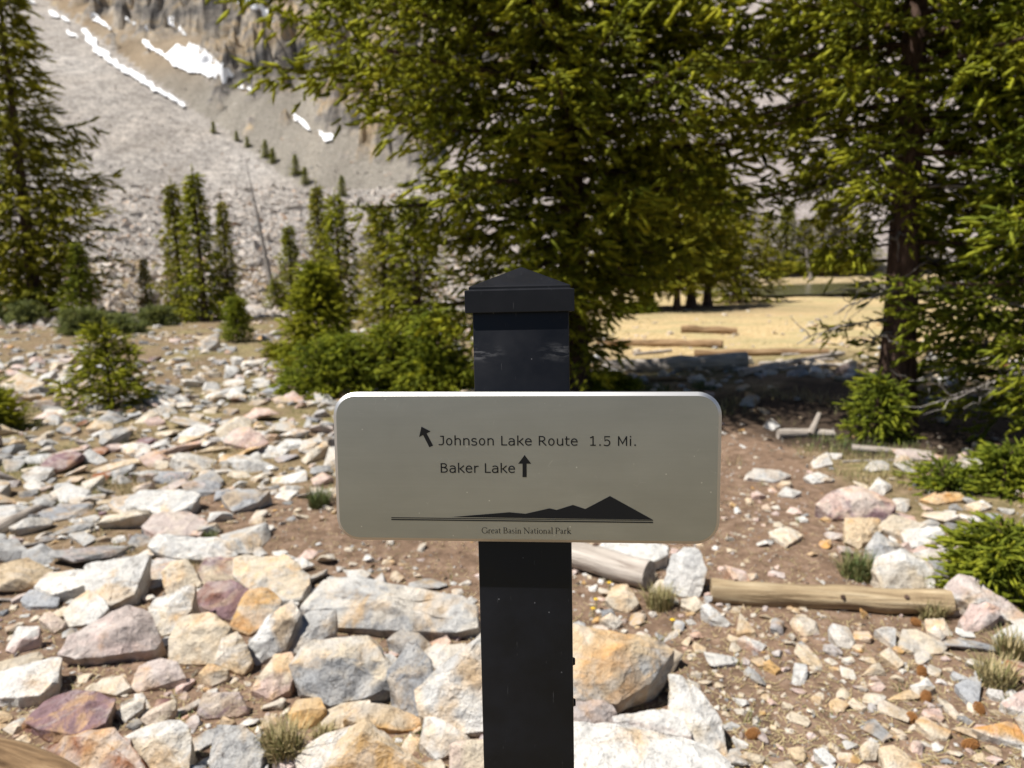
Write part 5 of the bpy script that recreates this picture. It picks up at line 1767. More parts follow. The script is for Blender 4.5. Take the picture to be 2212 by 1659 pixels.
M_PETAL = make_plain('yellow_petals', (0.80, 0.55, 0.02), 0.5)
M_STEM = make_plain('green_stems', (0.09, 0.13, 0.03), 0.6)
for px_, py_, h_px, lb in [(1281, 1334, 20, 'yellow wildflower closest to the post'), (1287, 1318, 24, 'yellow wildflower behind the closest one'), (1316, 1288, 30, 'yellow wildflower under the silver-grey log'), (1452, 1368, 30, 'yellow wildflower apart from the others, beside the path')]:
    loc = gpt(px_, py_); _, _, zc = project(loc)
    h_ = h_px / F * zc
    e = empty('wildflower', loc); tag(e, lb, 'flower', 'yellow wildflowers')
    V, Fq = tube(np.array([(0, 0, 0), (0.004, 0, h_ * 0.5), (0, 0, h_)]), 0.0016, 5)
    mesh_obj('stem', np_mesh('stem', V, Fq, True), M_STEM, e)
    bm = bmesh.new()
    for k in range(9):
        a = k * 6.283 / 9
        c = [bm.verts.new((q * math.cos(a + w), q * math.sin(a + w), h_ + z_)) for q, w, z_ in ((0.001, 0, 0), (0.007, -0.3, 0.002), (0.013, 0, 0.004), (0.007, 0.3, 0.002))]
        bm.faces.new(c)
    bm_obj('petals', bm, M_PETAL, e)
    bm = bmesh.new(); bmesh.ops.create_icosphere(bm, subdivisions=1, radius=0.0055, matrix=Matrix.Translation((0, 0, h_ + 0.003)))
    bm_obj('flower_head', bm, M_PETAL, e)

M_CONE = make_bark_mat('cone_scales', (0.40, 0.16, 0.05), (0.66, 0.30, 0.10), (0.78, 0.42, 0.17), (60, 60, 60), True)


def cone_mesh():
    bm = bmesh.new()
    bmesh.ops.create_icosphere(bm, subdivisions=2, radius=0.8, matrix=Matrix.Diagonal((1.25, 0.85, 0.85, 1)))
    for k in range(70):
        u = (k + 0.5) / 70; x = 1.3 * (1 - 2 * u); rr_ = math.sqrt(max(0, 1 - (x / 1.35) ** 2)) * 0.9
        a = k * 2.39996
        c = Vector((x, rr_ * math.cos(a), rr_ * math.sin(a)))
        nrm = Vector((x * 0.4 + 0.35, math.cos(a), math.sin(a))).normalized()
        tq = nrm.to_track_quat('Z', 'X').to_matrix()
        s_ = 0.17
        lo = [bm.verts.new(c + tq @ Vector((p[0] * s_, p[1] * s_, -0.10))) for p in ((-1, -0.8), (1, -0.8), (1, 0.8), (-1, 0.8))]
        up = [bm.verts.new(c + tq @ Vector((p[0] * s_ * 0.75, p[1] * s_ * 0.65, 0.10))) for p in ((-1, -0.8), (1, -0.8), (1, 0.8), (-1, 0.8))]
        bm.faces.new(up)
        for q in range(4): bm.faces.new((lo[q], lo[(q + 1) % 4], up[(q + 1) % 4], up[q]))
    me = bpy.data.meshes.new('pine_cone'); bm.to_mesh(me); bm.free(); me.materials.append(M_CONE)
    return me


CM_ = cone_mesh()
for z_, p, lb, k in [('E', (110, 1445), 'round orange pine cone on the path, nearest to the curved white rock', 0), ('E', (1228, 1330), 'pine cone touching the peanut-shaped stone', 1), ('E', (1640, 1520), 'pine cone near the bottom corner of the frame', 2),
                     ('E', (1325, 1185), 'pine cone just below the cream rock with an orange face', 3), ('E', (1300, 1005), 'pine cone in grass above the cream rock with an orange face', 4), ('E', (1870, 1035), 'pine cone right of the blue-grey slate', 5), ('E', (1700, 1270), 'pine cone below the blue-grey slate', 6), ('E', (1260, 655), 'dark pine cone behind the long tan slab', 7)]:
    q = zpx(z_, [p])[0]; loc = gpt(q[0], q[1])
    o = bpy.data.objects.new('pine_cone', CM_); COL.objects.link(o)
    o.location = loc + np.array((0, 0, 0.012)); o.scale = (0.0165,) * 3; o.rotation_euler = (k * 0.9, k * 0.4 - 0.3, k * 1.3)
    tag(o, lb, 'pine cone', 'pine cones on the soil')


def litter():
    r = np.random.default_rng(77)
    n = 9000
    px = r.uniform(-60, 2270, n); py = 1050 + 620 * r.random(n)
    D = ray(px, py); P = O + D * (-O[2] / D[:, 2])[:, None]
    x, y = P[:, 0], P[:, 1]
    a = r.uniform(0, 6.28, n); ln = r.uniform(0.012, 0.045, n)
    d = np.stack([np.cos(a), np.sin(a), r.normal(0, 0.15, n)], 1) * ln[:, None]
    s = np.stack([-np.sin(a), np.cos(a), np.zeros(n)], 1) * 0.0012
    c = np.stack([x, y, base_h(x, y) + 0.004], 1)
    V = np.stack([c - s, c + s, c + d + s, c + d - s], 1).reshape(-1, 3)
    Fq = (np.arange(n)[:, None] * 4 + np.arange(4)[None])
    me = np_mesh('needle_litter', V, Fq, False, attrs={'leaf': np.repeat(np.clip(r.normal(0.85, 0.15, n), 0, 1), 4)})
    tag(mesh_obj('needle_litter', me, M_GRASS), 'dry needles and bits of straw lying on the soil', None, None, 'stuff')


litter()

_n = {}
for o in bpy.data.objects:
    if o.type == 'MESH': _n[o.name.split('.')[0]] = _n.get(o.name.split('.')[0], 0) + len(o.data.polygons)

# ------------------------------------------------------------------ the trail sign
def make_post_mat():
    m, nt, b = new_mat('black_powder_coat')
    P = N(nt, 'ShaderNodeTexCoord').outputs['Object']
    base = (0.0045, 0.005, 0.0075)
    sp = N(nt, 'ShaderNodeTexVoronoi', feature='F1'); sp.inputs['Scale'].default_value = 75; sp.inputs['Randomness'].default_value = 1
    L(nt, P, sp.inputs['Vector'])
    dots = ramp(nt, sp.outputs['Distance'], [(0.045, (1, 1, 1)), (0.075, (0, 0, 0))])
    gate = ramp(nt, N(nt, 'ShaderNodeSeparateColor').outputs[0], [(0, (0, 0, 0)), (1, (1, 1, 1))])
    sepc = nt.nodes[-2] if False else [n for n in nt.nodes if n.bl_idname == 'ShaderNodeSeparateColor'][0]
    L(nt, sp.outputs['Color'], sepc.inputs[0])
    gm = ramp(nt, sepc.outputs[0], [(0.70, (0, 0, 0)), (0.73, (1, 1, 1))])
    d = N(nt, 'ShaderNodeMath', operation='MULTIPLY'); L(nt, dots, d.inputs[0]); L(nt, gm, d.inputs[1])
    # horizontal rub marks near the top of the post, faint dust streaks low down
    mp = N(nt, 'ShaderNodeMapping'); mp.inputs['Scale'].default_value = (40, 40, 190); L(nt, P, mp.inputs[0])
    rub = ramp(nt, noise(nt, 1.0, 5, 0.7, mp.outputs[0]), [(0.48, (0, 0, 0)), (0.62, (1, 1, 1))])
    se = N(nt, 'ShaderNodeSeparateXYZ'); L(nt, P, se.inputs[0])
    zone_ = N(nt, 'ShaderNodeMapRange', interpolation_type='SMOOTHSTEP'); L(nt, se.outputs[2], zone_.inputs[0])
    zone_.inputs[1].default_value = 0.012; zone_.inputs[2].default_value = 0.0
    za = N(nt, 'ShaderNodeMath', operation='SUBTRACT'); L(nt, se.outputs[2], za.inputs[0]); za.inputs[1].default_value = POST_TOP - 0.048
    zb = N(nt, 'ShaderNodeMath', operation='ABSOLUTE'); L(nt, za.outputs[0], zb.inputs[0]); L(nt, zb.outputs[0], zone_.inputs[0])
    xa = N(nt, 'ShaderNodeMath', operation='ABSOLUTE'); L(nt, se.outputs[0], xa.inputs[0])
    xr = N(nt, 'ShaderNodeMapRange', interpolation_type='SMOOTHSTEP'); L(nt, xa.outputs[0], xr.inputs[0]); xr.inputs[1].default_value = 0.012; xr.inputs[2].default_value = 0.045
    rz = N(nt, 'ShaderNodeMath', operation='MULTIPLY'); L(nt, rub, rz.inputs[0]); L(nt, zone_.outputs[0], rz.inputs[1])
    rx = N(nt, 'ShaderNodeMath', operation='MULTIPLY'); L(nt, rz.outputs[0], rx.inputs[0]); L(nt, xr.outputs[0], rx.inputs[1])
    mp2 = N(nt, 'ShaderNodeMapping'); mp2.inputs['Scale'].default_value = (420, 420, 34); mp2.inputs['Rotation'].default_value = (0, 0.12, 0); L(nt, P, mp2.inputs[0])
    scr = ramp(nt, noise(nt, 1.0, 3, 0.6, mp2.outputs[0]), [(0.68, (0, 0, 0)), (0.71, (1, 1, 1))])
    s2 = N(nt, 'ShaderNodeMath', operation='MULTIPLY'); L(nt, scr, s2.inputs[0]); s2.inputs[1].default_value = 0.35
    mxm = N(nt, 'ShaderNodeMath', operation='MAXIMUM'); L(nt, rx.outputs[0], mxm.inputs[0]); L(nt, s2.outputs[0], mxm.inputs[1])
    mm = N(nt, 'ShaderNodeMath', operation='MAXIMUM'); L(nt, mxm.outputs[0], mm.inputs[0]); L(nt, d.outputs[0], mm.inputs[1])
    f = N(nt, 'ShaderNodeMath', operation='MULTIPLY'); L(nt, mm.outputs[0], f.inputs[0]); f.inputs[1].default_value = 0.5
    blot = noise(nt, 26, 4, 0.6, P)
    c0 = mixc(nt, 1.0, base, ramp(nt, blot, [(0.3, (0.8,) * 3), (0.7, (1.35,) * 3)]), 'MULTIPLY')
    c = mixc(nt, f.outputs[0], c0, (0.20, 0.20, 0.21))
    L(nt, c, b.inputs['Base Color'])
    L(nt, ramp(nt, blot, [(0.3, (0.36,) * 3), (0.7, (0.5,) * 3)]), b.inputs['Roughness'])
    b.inputs['Specular IOR Level'].default_value = 0.28
    bump(nt, noise(nt, 900, 2, 0.5, P), 0.08, 0.0004, b)
    return m


def make_plate_mat():
    m, nt, b = new_mat('brushed_aluminium')
    P = N(nt, 'ShaderNodeTexCoord').outputs['Object']
    mp = N(nt, 'ShaderNodeMapping'); mp.inputs['Scale'].default_value = (8, 900, 900); L(nt, P, mp.inputs[0])
    br = noise(nt, 1.0, 3, 0.6, mp.outputs[0])
    sm = noise(nt, 12, 4, 0.6, P)
    v = N(nt, 'ShaderNodeTexVoronoi', feature='F1'); v.inputs['Scale'].default_value = 60; L(nt, P, v.inputs['Vector'])
    spots = ramp(nt, v.outputs['Distance'], [(0.03, (1.7,) * 3), (0.06, (1, 1, 1))])
    # curved nicks
    v2 = N(nt, 'ShaderNodeTexVoronoi', feature='DISTANCE_TO_EDGE'); v2.inputs['Scale'].default_value = 70; L(nt, P, v2.inputs['Vector'])
    nick = ramp(nt, v2.outputs['Distance'], [(0.0, (1, 1, 1)), (0.012, (0, 0, 0))])
    ngate = ramp(nt, noise(nt, 55, 2, 0.5, P), [(0.66, (0, 0, 0)), (0.70, (1, 1, 1))])
    ng = N(nt, 'ShaderNodeMath', operation='MULTIPLY'); L(nt, nick, ng.inputs[0]); L(nt, ngate, ng.inputs[1])
    c = mixc(nt, 1.0, (0.415, 0.422, 0.412), ramp(nt, br, [(0.3, (0.985,) * 3), (0.7, (1.015,) * 3)]), 'MULTIPLY')
    c = mixc(nt, 1.0, c, ramp(nt, sm, [(0.3, (0.95, 0.945, 0.94)), (0.7, (1.03, 1.03, 1.03))]), 'MULTIPLY')
    c = mixc(nt, 1.0, c, spots, 'MULTIPLY')
    mps = N(nt, 'ShaderNodeMapping'); mps.inputs['Scale'].default_value = (5, 5, 26); mps.inputs['Rotation'].default_value = (0, 0.5, 0); L(nt, P, mps.inputs[0])
    c = mixc(nt, 1.0, c, ramp(nt, noise(nt, 1.0, 5, 0.65, mps.outputs[0], 0.5), [(0.35, (0.93, 0.93, 0.93)), (0.6, (1, 1, 1)), (0.75, (1.1, 1.1, 1.1))]), 'MULTIPLY')
    ngm = N(nt, 'ShaderNodeMath', operation='MULTIPLY'); L(nt, ng.outputs[0], ngm.inputs[0]); ngm.inputs[1].default_value = 0.35
    c = mixc(nt, ngm.outputs[0], c, (0.8, 0.8, 0.78))
    L(nt, c, b.inputs['Base Color'])
    b.inputs['Metallic'].default_value = 0.95
    b.inputs['Roughness'].default_value = 0.42
    return m


M_INK = make_plain('black_engraving_paint', (0.008, 0.008, 0.009), 0.7, 0, 0.2)

YAW, LEAN = 3.7, 2.8
Zp = 0.751
PM = O + ray(1130.5, 1010) * Zp                      # middle of the post's front face behind the plate
RW = Matrix.Rotation(RAD(-YAW), 3, 'Z') @ Matrix.Rotation(RAD(-LEAN), 3, 'X')
RWn = np.array(RW)
HALF = 0.05
ex, ey, ez = RWn[:, 0], RWn[:, 1], RWn[:, 2]
axis_mid = PM + ey * HALF
gz0 = float(base_h(axis_mid[0], axis_mid[1] - 0.06))
base_pt = axis_mid - ez * ((axis_mid[2] - gz0) / ez[2])


def to_local(px, py, off):
    """post-frame (x, z) of a survey point on the plane lying off metres in front of the post's front face"""
    d = ray(px, py)
    p0 = PM - ey * off
    t = ((p0 - O) @ ey) / (d @ ey)
    q = O + d * t - base_pt
    return np.array((q @ ex, q @ ez))


POST_TOP = to_local(1122, 674, 0.0)[1] + 0.006
M_POST = make_post_mat()
M_PLATE = make_plate_mat()

sign = empty('trail_sign', base_pt)
sign.rotation_euler = RW.to_euler()
tag(sign, 'black square post with pyramid cap carrying a silver trail direction plate', 'trail sign')


def bevel_all(bm, off, seg=2):
    bmesh.ops.bevel(bm, geom=list(bm.edges), offset=off, segments=seg, profile=0.5, affect='EDGES', clamp_overlap=True)


def box_bm(x0, x1, y0, y1, z0, z1):
    bm = bmesh.new()
    bmesh.ops.create_cube(bm, size=1)
    for v in bm.verts:
        v.co = ((x0 + x1) / 2 + v.co.x * (x1 - x0), (y0 + y1) / 2 + v.co.y * (y1 - y0), (z0 + z1) / 2 + v.co.z * (z1 - z0))
    return bm


bm = box_bm(-HALF, HALF, -HALF, HALF, -0.25, POST_TOP)
bevel_all(bm, 0.0016, 2)
bm_obj('post', bm, M_POST, sign, sharp=35)

# cap: skirt, small ledge, pyramid
cap_l = to_local(1004, 655, 0.004)[0]; cap_r = to_local(1241, 650, 0.004)[0]
sk_b = to_local(1122, 674.5, 0.004)[1]; sk_t = to_local(1122, 625.5, 0.004)[1]
led_t = to_local(1122, 617.5, 0.002)[1]
led_l = to_local(1011, 620, 0.002)[0]; led_r = to_local(1231, 612, 0.002)[0]
cx = (cap_l + cap_r) / 2; hw = (cap_r - cap_l) / 2; lw = (led_r - led_l) / 2
apex_h = 0.0225


def cap_bm():
    bm = bmesh.new()
    hd = HALF + 0.0052; ld = hd - 0.0035
    loops = [(hw - 0.003, hd - 0.003, sk_b), (hw, hd, sk_b), (hw, hd, sk_t), (lw, ld, sk_t + 0.0006), (lw, ld, led_t)]
    rings = []
    for a, d, z in loops:
        rings.append([bm.verts.new((cx + sx * a, sy * d, z)) for sx, sy in ((-1, -1), (1, -1), (1, 1), (-1, 1))])
    for r0, r1 in zip(rings, rings[1:]):
        for k in range(4):
            bm.faces.new((r0[k], r0[(k + 1) % 4], r1[(k + 1) % 4], r1[k]))
    ap = bm.verts.new((cx, 0, led_t + apex_h))
    for k in range(4):
        bm.faces.new((rings[-1][k], rings[-1][(k + 1) % 4], ap))
    bm.faces.new(list(reversed(rings[0])))
    bmesh.ops.bevel(bm, geom=[e for e in bm.edges], offset=0.0006, segments=2, profile=0.5, affect='EDGES', clamp_overlap=True)
    bmesh.ops.recalc_face_normals(bm, faces=bm.faces)
    return bm


bm_obj('post_cap', cap_bm(), M_POST, sign)

# plate
PT = 0.0160
quad = [to_local(*p, PT) for p in ((719.5, 848), (1559, 847), (1557, 1177.5), (726, 1167))]
ctr = sum(quad) / 4
W2 = (np.linalg.norm(quad[1] - quad[0]) + np.linalg.norm(quad[2] - quad[3])) / 4
H2 = (np.linalg.norm(quad[3] - quad[0]) + np.linalg.norm(quad[2] - quad[1])) / 4
e1 = (quad[1] - quad[0]) + (quad[2] - quad[3])
PROT = math.atan2(e1[1], e1[0])
CH = 0.0037


def rounded(hw_, hh_, r_, n=9):
    out = []
    for sx, sy, a0 in ((1, 1, 0), (-1, 1, 90), (-1, -1, 180), (1, -1, 270)):
        for k in range(n):
            a = RAD(a0 + 90 * k / (n - 1))
            out.append((sx * (hw_ - r_) + r_ * math.cos(a), sy * (hh_ - r_) + r_ * math.sin(a)))
    return out


def plate_bm():
    bm = bmesh.new()
    lay = [(0.0, -0.0075), (0.0, -(PT - CH * 0.8)), (CH, -PT)]
    rings = []
    for ins, y in lay:
        rings.append([bm.verts.new((a, y, b)) for a, b in rounded(W2 - ins, H2 - ins, 0.0245 - ins)])
    n = len(rings[0])
    for r0, r1 in zip(rings, rings[1:]):
        for k in range(n):
            bm.faces.new((r0[k], r0[(k + 1) % n], r1[(k + 1) % n], r1[k]))
    for f in list(bm.faces)[-n:]: f.material_index = 1
    bm.faces.new(rings[-1]); bm.faces.new(list(reversed(rings[0])))
    bmesh.ops.recalc_face_normals(bm, faces=bm.faces)
    return bm


plate = bm_obj('sign_plate', plate_bm(), M_PLATE, sign, (ctr[0], -HALF - 0.0003, ctr[1]), sharp=28)
plate.data.materials.append(make_plain('machined_edge', (0.66, 0.655, 0.64), 0.5, 1.0))
plate.rotation_euler = (0, -PROT, 0)
cP, sP = math.cos(-PROT), math.sin(-PROT)


def pl(zx, zy):
    """plate coordinates of a point read off the enlarged plate"""
    px, py = (780 + zx / 2.16863) * ZS, (620 + zy / 2.16863) * ZS
    q = to_local(px, py, PT) - ctr
    return np.array((q[0] * cP - q[1] * sP, q[0] * sP + q[1] * cP))


bk = box_bm(-0.03, 0.03, -HALF - 0.0085, -HALF - 0.0002, ctr[1] - 0.045, ctr[1] + 0.045)
bevel_all(bk, 0.001, 1)
bm_obj('mounting_bracket', bk, M_POST, sign, sharp=30)
FACE_Y = -PT - 0.00025


def flat(name, polys):
    bm = bmesh.new()
    for p in polys:
        vs = [bm.verts.new((a, FACE_Y, b)) for a, b in p]
        f = bm.faces.new(vs)
    bmesh.ops.recalc_face_normals(bm, faces=bm.faces)
    for f in bm.faces:
        f.normal_update()
        if f.normal.y > 0: f.normal_flip()
    bmesh.ops.triangulate(bm, faces=bm.faces)
    return bm_obj(name, bm, M_INK, plate)


def ribbon(pts, w0, w1=None, closed=False):
    """quads along a stroke with mitred joints; w may vary with direction: w0 across vertical strokes, w1 across horizontal ones"""
    w1 = w0 if w1 is None else w1
    P = [np.array(p, float) for p in pts]; n = len(P)
    out = []
    Ls, Rs = [], []
    for i in range(n):
        if closed: a, b = P[i - 1], P[(i + 1) % n]
        else: a, b = P[max(i - 1, 0)], P[min(i + 1, n - 1)]
        d1 = P[i] - a; d2 = b - P[i]
        u1 = d1 / (np.linalg.norm(d1) + 1e-12); u2 = d2 / (np.linalg.norm(d2) + 1e-12)
        if np.linalg.norm(d1) < 1e-9: u1 = u2
        if np.linalg.norm(d2) < 1e-9: u2 = u1
        t = u1 + u2; t = t / (np.linalg.norm(t) + 1e-12)
        nrm = np.array((-t[1], t[0]))
        c = max(0.5, abs(u1 @ t))
        w = (abs(t[1]) * w0 + abs(t[0]) * w1) / (abs(t[0]) + abs(t[1])) / c
        Ls.append(P[i] + nrm * w / 2); Rs.append(P[i] - nrm * w / 2)
    m = n if closed else n - 1
    for i in range(m):
        j = (i + 1) % n
        out.append([Ls[i], Ls[j], Rs[j], Rs[i]])
    return out


def arc(cx_, cy_, rx, ry, a0, a1, n=12):
    return [(cx_ + rx * math.cos(RAD(a0 + (a1 - a0) * k / n)), cy_ + ry * math.sin(RAD(a0 + (a1 - a0) * k / n))) for k in range(n + 1)]


# humanist sans strokes in em units: x height .545, capitals .727
XH, CP, SW, SWH = 0.545, 0.727, 0.099, 0.084
h = SW / 2; hh = SWH / 2


def glyph(ch):
    if ch == 'J': return 0.455, [[(0.10, CP - hh), (0.34 + h, CP - hh)], [(0.34, CP)] + [(0.34, 0.2)] + arc(0.16, 0.20, 0.18, 0.20 - hh, 0, -90, 8) + [(-0.02, hh + 0.01)]]
    if ch == 'o': return 0.607, [['c'] + arc(0.303, XH / 2, 0.245 - h, XH / 2 + 0.012 - hh, 0, 345, 23)]
    if ch == 'h': return 0.633, [[(0.125, 0), (0.125, 0.76)], [(0.125, 0.40)] + arc(0.325, XH - 0.20, 0.185, 0.20 - hh + 0.01, 140, 0, 10) + [(0.51, 0)]]
    if ch == 'n': return 0.633, [[(0.125, 0), (0.125, XH)], [(0.125, 0.40)] + arc(0.325, XH - 0.20, 0.185, 0.20 - hh + 0.01, 140, 0, 10) + [(0.51, 0)]]
    if ch == 's': return 0.521, [arc(0.265, 0.400, 0.165, 0.118, 22, 90, 5) + arc(0.235, 0.400, 0.150, 0.118, 95, 255, 9) + arc(0.275, 0.150, 0.165, 0.132, 75, -90, 9) + arc(0.225, 0.150, 0.185, 0.132, -95, -155, 5)]
    if ch == 'L': return 0.557, [[(0.13, CP), (0.13, 0)], [(0.13 - h, hh), (0.53, hh)]]
    if ch == 'a': return 0.601, [[(0.09, 0.47)] + arc(0.27, 0.375, 0.205, 0.145, 125, 0, 9) + [(0.475, 0)], [(0.475, 0.315), (0.30, 0.315)] + arc(0.235, 0.17, 0.15, 0.142, 95, 270, 9) + arc(0.28, 0.20, 0.19, 0.172, -80, -5, 6)]
    if ch == 'k': return 0.592, [[(0.125, 0), (0.125, 0.76)], [(0.53, XH), (0.20, 0.27)], [(0.235, 0.31), (0.56, 0)]]
    if ch == 'e': return 0.596, [[(0.085, 0.295), (0.515, 0.295)], [(0.510, 0.300)] + arc(0.300, 0.275, 0.212, 0.270 - hh + 0.012, 5, 285, 18) + [(0.45, 0.055), (0.525, 0.10)]]
    if ch == 'R': return 0.695, [[(0.13, 0), (0.13, CP)], [(0.13, CP - hh), (0.33, CP - hh)] + arc(0.33, 0.515, 0.195, 0.212 - hh, 85, -90, 12) + [(0.13, 0.34)], [(0.31, 0.34), (0.64, 0)]]
    if ch == 'u': return 0.633, [[(0.51, XH), (0.51, 0)], [(0.125, XH), (0.125, 0.20)] + arc(0.31, 0.20, 0.185, 0.20 - hh + 0.01, 180, 320, 10) + [(0.51, 0.14)]]
    if ch == 't': return 0.394, [[(0.02, XH - hh), (0.375, XH - hh)], [(0.145, 0.70), (0.145, 0.15)] + arc(0.265, 0.15, 0.12, 0.118, 180, 275, 7) + [(0.375, 0.045)]]
    if ch == '1': return 0.636, [[(0.325, CP), (0.325, 0)], [(0.12, hh), (0.53, hh)], [(0.10, 0.605), (0.20, 0.62), (0.29, 0.69)]]
    if ch == '.': return 0.364, [[(0.18, 0), (0.18, 0.115)]]
    if ch == '5': return 0.636, [[(0.535, CP - hh), (0.15, CP - hh)], [(0.15, CP), (0.15, 0.385), (0.155, 0.40)] + arc(0.285, 0.225, 0.225, 0.215, 118, -90, 15) + [(0.16, 0.03), (0.07, 0.07)]]
    if ch == 'M': return 0.843, [[(0.13, 0), (0.13, CP)], [(0.13, CP - 0.03), (0.42, 0.17), (0.71, CP - 0.03)], [(0.71, CP), (0.71, 0)]]
    if ch == 'i': return 0.274, [[(0.137, 0), (0.137, XH)], [(0.137, 0.64), (0.137, 0.74)]]
    if ch == 'B': return 0.686, [[(0.13, 0), (0.13, CP)], [(0.13, CP - hh), (0.34, CP - hh)] + arc(0.34, 0.545, 0.17, 0.182 - hh, 85, -90, 10) + [(0.13, 0.40)], [(0.30, 0.40), (0.36, 0.40)] + arc(0.36, 0.205, 0.215, 0.205 - hh, 85, -90, 10) + [(0.13, hh)]]
    if ch == 'r': return 0.427, [[(0.125, 0), (0.125, XH)], [(0.125, 0.37), (0.22, 0.475), (0.33, 0.50), (0.42, 0.49)]]
    return 0.352, []


def lettering(name, text, z0, z1, cap_px):
    """text whose base line runs between two points of the enlarged plate"""
    a, b = pl(*z0), pl(*z1)
    adv = sum(glyph(c)[0] for c in text)
    ux = (b - a); Lg = np.linalg.norm(ux); ux /= Lg; uy = np.array((-ux[1], ux[0]))
    em_y = np.linalg.norm(pl(z0[0], z0[1] - cap_px) - a) / CP
    n_in = len(text) - 1
    last = glyph(text[-1])
    em_x = em_y
    track = (Lg - adv * em_x + 0.10 * em_x) / n_in
    x = -0.06 * em_x
    polys = []
    for c in text:
        w, strokes = glyph(c)
        for s in strokes:
            closed = s[0] == 'c'
            s = s[1:] if closed else s
            for q in ribbon(s, 0.115 if c == '.' else SW, SW if c == '.' else SWH, closed):
                polys.append([a + ux * (x + p[0] * em_x) + uy * p[1] * em_y for p in q])
        x += w * em_x + track
    return flat(name, polys)


lettering('lettering', 'Johnson Lake Route  1.5 Mi.', (637, 1012.5), (1681, 1016), 50.5)
lettering('lettering', 'Baker Lake', (641, 1157.5), (1036, 1159), 50.5)


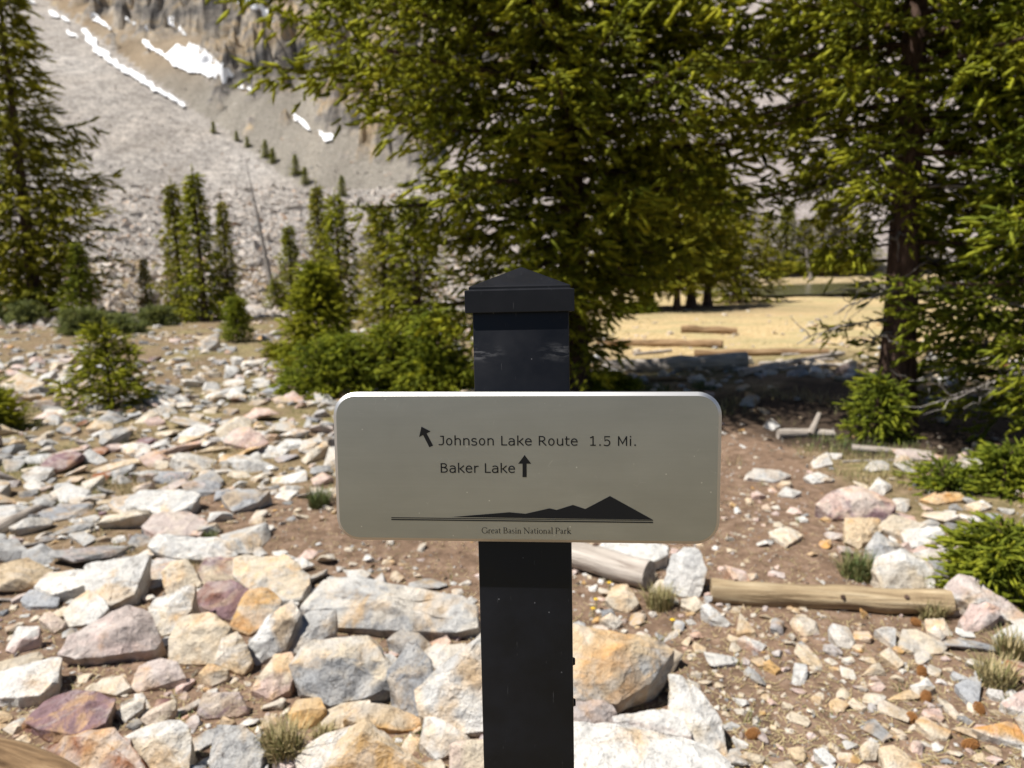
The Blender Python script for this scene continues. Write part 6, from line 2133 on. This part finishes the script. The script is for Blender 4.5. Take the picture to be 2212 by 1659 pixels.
# oldstyle serif for the park's name
def sglyph(ch):
    T, t = 0.085, 0.032
    se = lambda x, y, w=0.09: ([(x - w, y), (x + w, y)], t, t)
    if ch == 'G': return 0.74, [(arc(0.38, 0.34, 0.31, 0.34, 40, 320, 18), T, t), ([(0.63, 0.50), (0.63, 0.66)], t, t), ([(0.64, 0.05), (0.64, 0.28)], T, t), se(0.63, 0.28)]
    if ch == 'r': return 0.36, [([(0.12, 0), (0.12, 0.43)], T, t), se(0.13, 0.015), ([(0.12, 0.33), (0.22, 0.42), (0.32, 0.40)], 0.06, 0.06)]
    if ch == 'e': return 0.43, [([(0.06, 0.25), (0.37, 0.30)], t, t), (arc(0.22, 0.215, 0.17, 0.21, 20, 320, 14), T * 0.9, t)]
    if ch == 'a': return 0.41, [([(0.08, 0.36)] + arc(0.18, 0.33, 0.11, 0.10, 150, 0, 7) + [(0.29, 0.05), (0.37, 0.02)], T * 0.9, t), ([(0.29, 0.26), (0.12, 0.2), (0.07, 0.1), (0.12, 0.02), (0.28, 0.08)], T * 0.8, t)]
    if ch == 't': return 0.31, [([(0.13, 0.56), (0.13, 0.08), (0.18, 0.01), (0.28, 0.04)], T * 0.9, t), ([(0.02, 0.42), (0.27, 0.42)], t, t)]
    if ch == 'B': return 0.60, [([(0.14, 0), (0.14, 0.68)], T, t), ([(0.04, 0.665), (0.30, 0.665)] + arc(0.29, 0.52, 0.15, 0.145, 85, -90, 8) + [(0.14, 0.37)], T, t), ([(0.28, 0.37)] + arc(0.32, 0.19, 0.19, 0.175, 90, -90, 9) + [(0.04, 0.015)], T, t)]
    if ch == 's': return 0.36, [(arc(0.18, 0.32, 0.10, 0.095, 40, 240, 8) + arc(0.17, 0.11, 0.12, 0.10, 60, -150, 10), T * 0.85, t)]
    if ch == 'i': return 0.26, [([(0.13, 0), (0.13, 0.42)], T, t), se(0.13, 0.015), ([(0.04, 0.40), (0.13, 0.42)], t, t), ([(0.13, 0.55), (0.13, 0.64)], 0.09, 0.09)]
    if ch == 'n': return 0.51, [([(0.12, 0), (0.12, 0.42)], T, t), se(0.12, 0.015), ([(0.12, 0.34)] + arc(0.26, 0.30, 0.12, 0.115, 130, 0, 7) + [(0.38, 0)], T, t), se(0.38, 0.015)]
    if ch == 'N': return 0.76, [([(0.14, 0), (0.14, 0.67)], t * 1.3, t), ([(0.12, 0.67), (0.63, 0.0)], T, T), ([(0.63, 0), (0.63, 0.67)], t * 1.3, t), se(0.14, 0.015), se(0.63, 0.665), se(0.09, 0.665)]
    if ch == 'o': return 0.49, [(['c'] + arc(0.245, 0.215, 0.19, 0.21, 0, 342, 19), T, t)]
    if ch == 'l': return 0.25, [([(0.12, 0), (0.12, 0.72)], T, t), se(0.12, 0.015), ([(0.04, 0.70), (0.12, 0.72)], t, t)]
    if ch == 'P': return 0.57, [([(0.14, 0), (0.14, 0.68)], T, t), ([(0.04, 0.665), (0.32, 0.665)] + arc(0.31, 0.49, 0.19, 0.17, 85, -100, 9) + [(0.16, 0.32)], T, t), se(0.14, 0.015)]
    if ch == 'k': return 0.50, [([(0.12, 0), (0.12, 0.72)], T, t), se(0.12, 0.015), ([(0.38, 0.42), (0.14, 0.20)], t * 1.4, t * 1.4), ([(0.19, 0.25), (0.42, 0.0)], T, T), se(0.42, 0.015), se(0.38, 0.415, 0.07)]
    return 0.22, []


def serif_lettering(name, text, z0, z1, cap_px):
    a, b = pl(*z0), pl(*z1)
    adv = sum(sglyph(c)[0] for c in text)
    ux = b - a; Lg = np.linalg.norm(ux); ux /= Lg; uy = np.array((-ux[1], ux[0]))
    em_y = np.linalg.norm(pl(z0[0], z0[1] - cap_px) - a) / 0.68
    em_x = em_y; track = (Lg - adv * em_x) / (len(text) - 1)
    x = 0.0; polys = []
    for c in text:
        w, st = sglyph(c)
        for s, w0, w1 in st:
            closed = s[0] == 'c'
            s = s[1:] if closed else s
            for q in ribbon(s, w0, w1, closed):
                polys.append([a + ux * (x + p[0] * em_x) + uy * p[1] * em_y for p in q])
        x += w * em_x + track
    return flat(name, polys)


serif_lettering('lettering', 'Great Basin National Park', (858, 1478), (1333, 1481), 31)
flat('arrow', [[pl(*p) for p in ((1086, 1064), (1121, 1110), (1097, 1110), (1097, 1181), (1075, 1181), (1075, 1110), (1052, 1110))]])
flat('arrow', [[pl(*p) for p in ((540, 914), (589, 939), (568, 950), (602, 1014), (582, 1023), (549, 958), (528, 969))]])
flat('mountain_emblem', [[pl(*p) for p in ((700, 1392), (1005, 1367), (1090, 1375), (1218, 1346), (1255, 1355), (1342, 1328), (1407, 1350), (1538, 1281), (1766, 1407))]])
flat('ground_rule', [[pl(*p) for p in ((381, 1393.5), (1766, 1409), (1766, 1412.5), (381, 1397.5))]])
flat('ground_rule', [[pl(*p) for p in ((381, 1402.5), (1766, 1418), (1766, 1424), (381, 1408))]])
for zp_ in (1440, 1530):
    lz = to_local(1240, zp_, 0)[1]
    bm = bmesh.new()
    bmesh.ops.create_cone(bm, segments=12, radius1=0.0045, radius2=0.0034, depth=0.0026, cap_ends=True)
    bm.transform(Matrix.Translation((HALF + 0.0013, -HALF + 0.012, lz)) @ Matrix.Rotation(RAD(90), 4, 'Y'))
    bm_obj('bolt', bm, M_POST, sign, sharp=30)
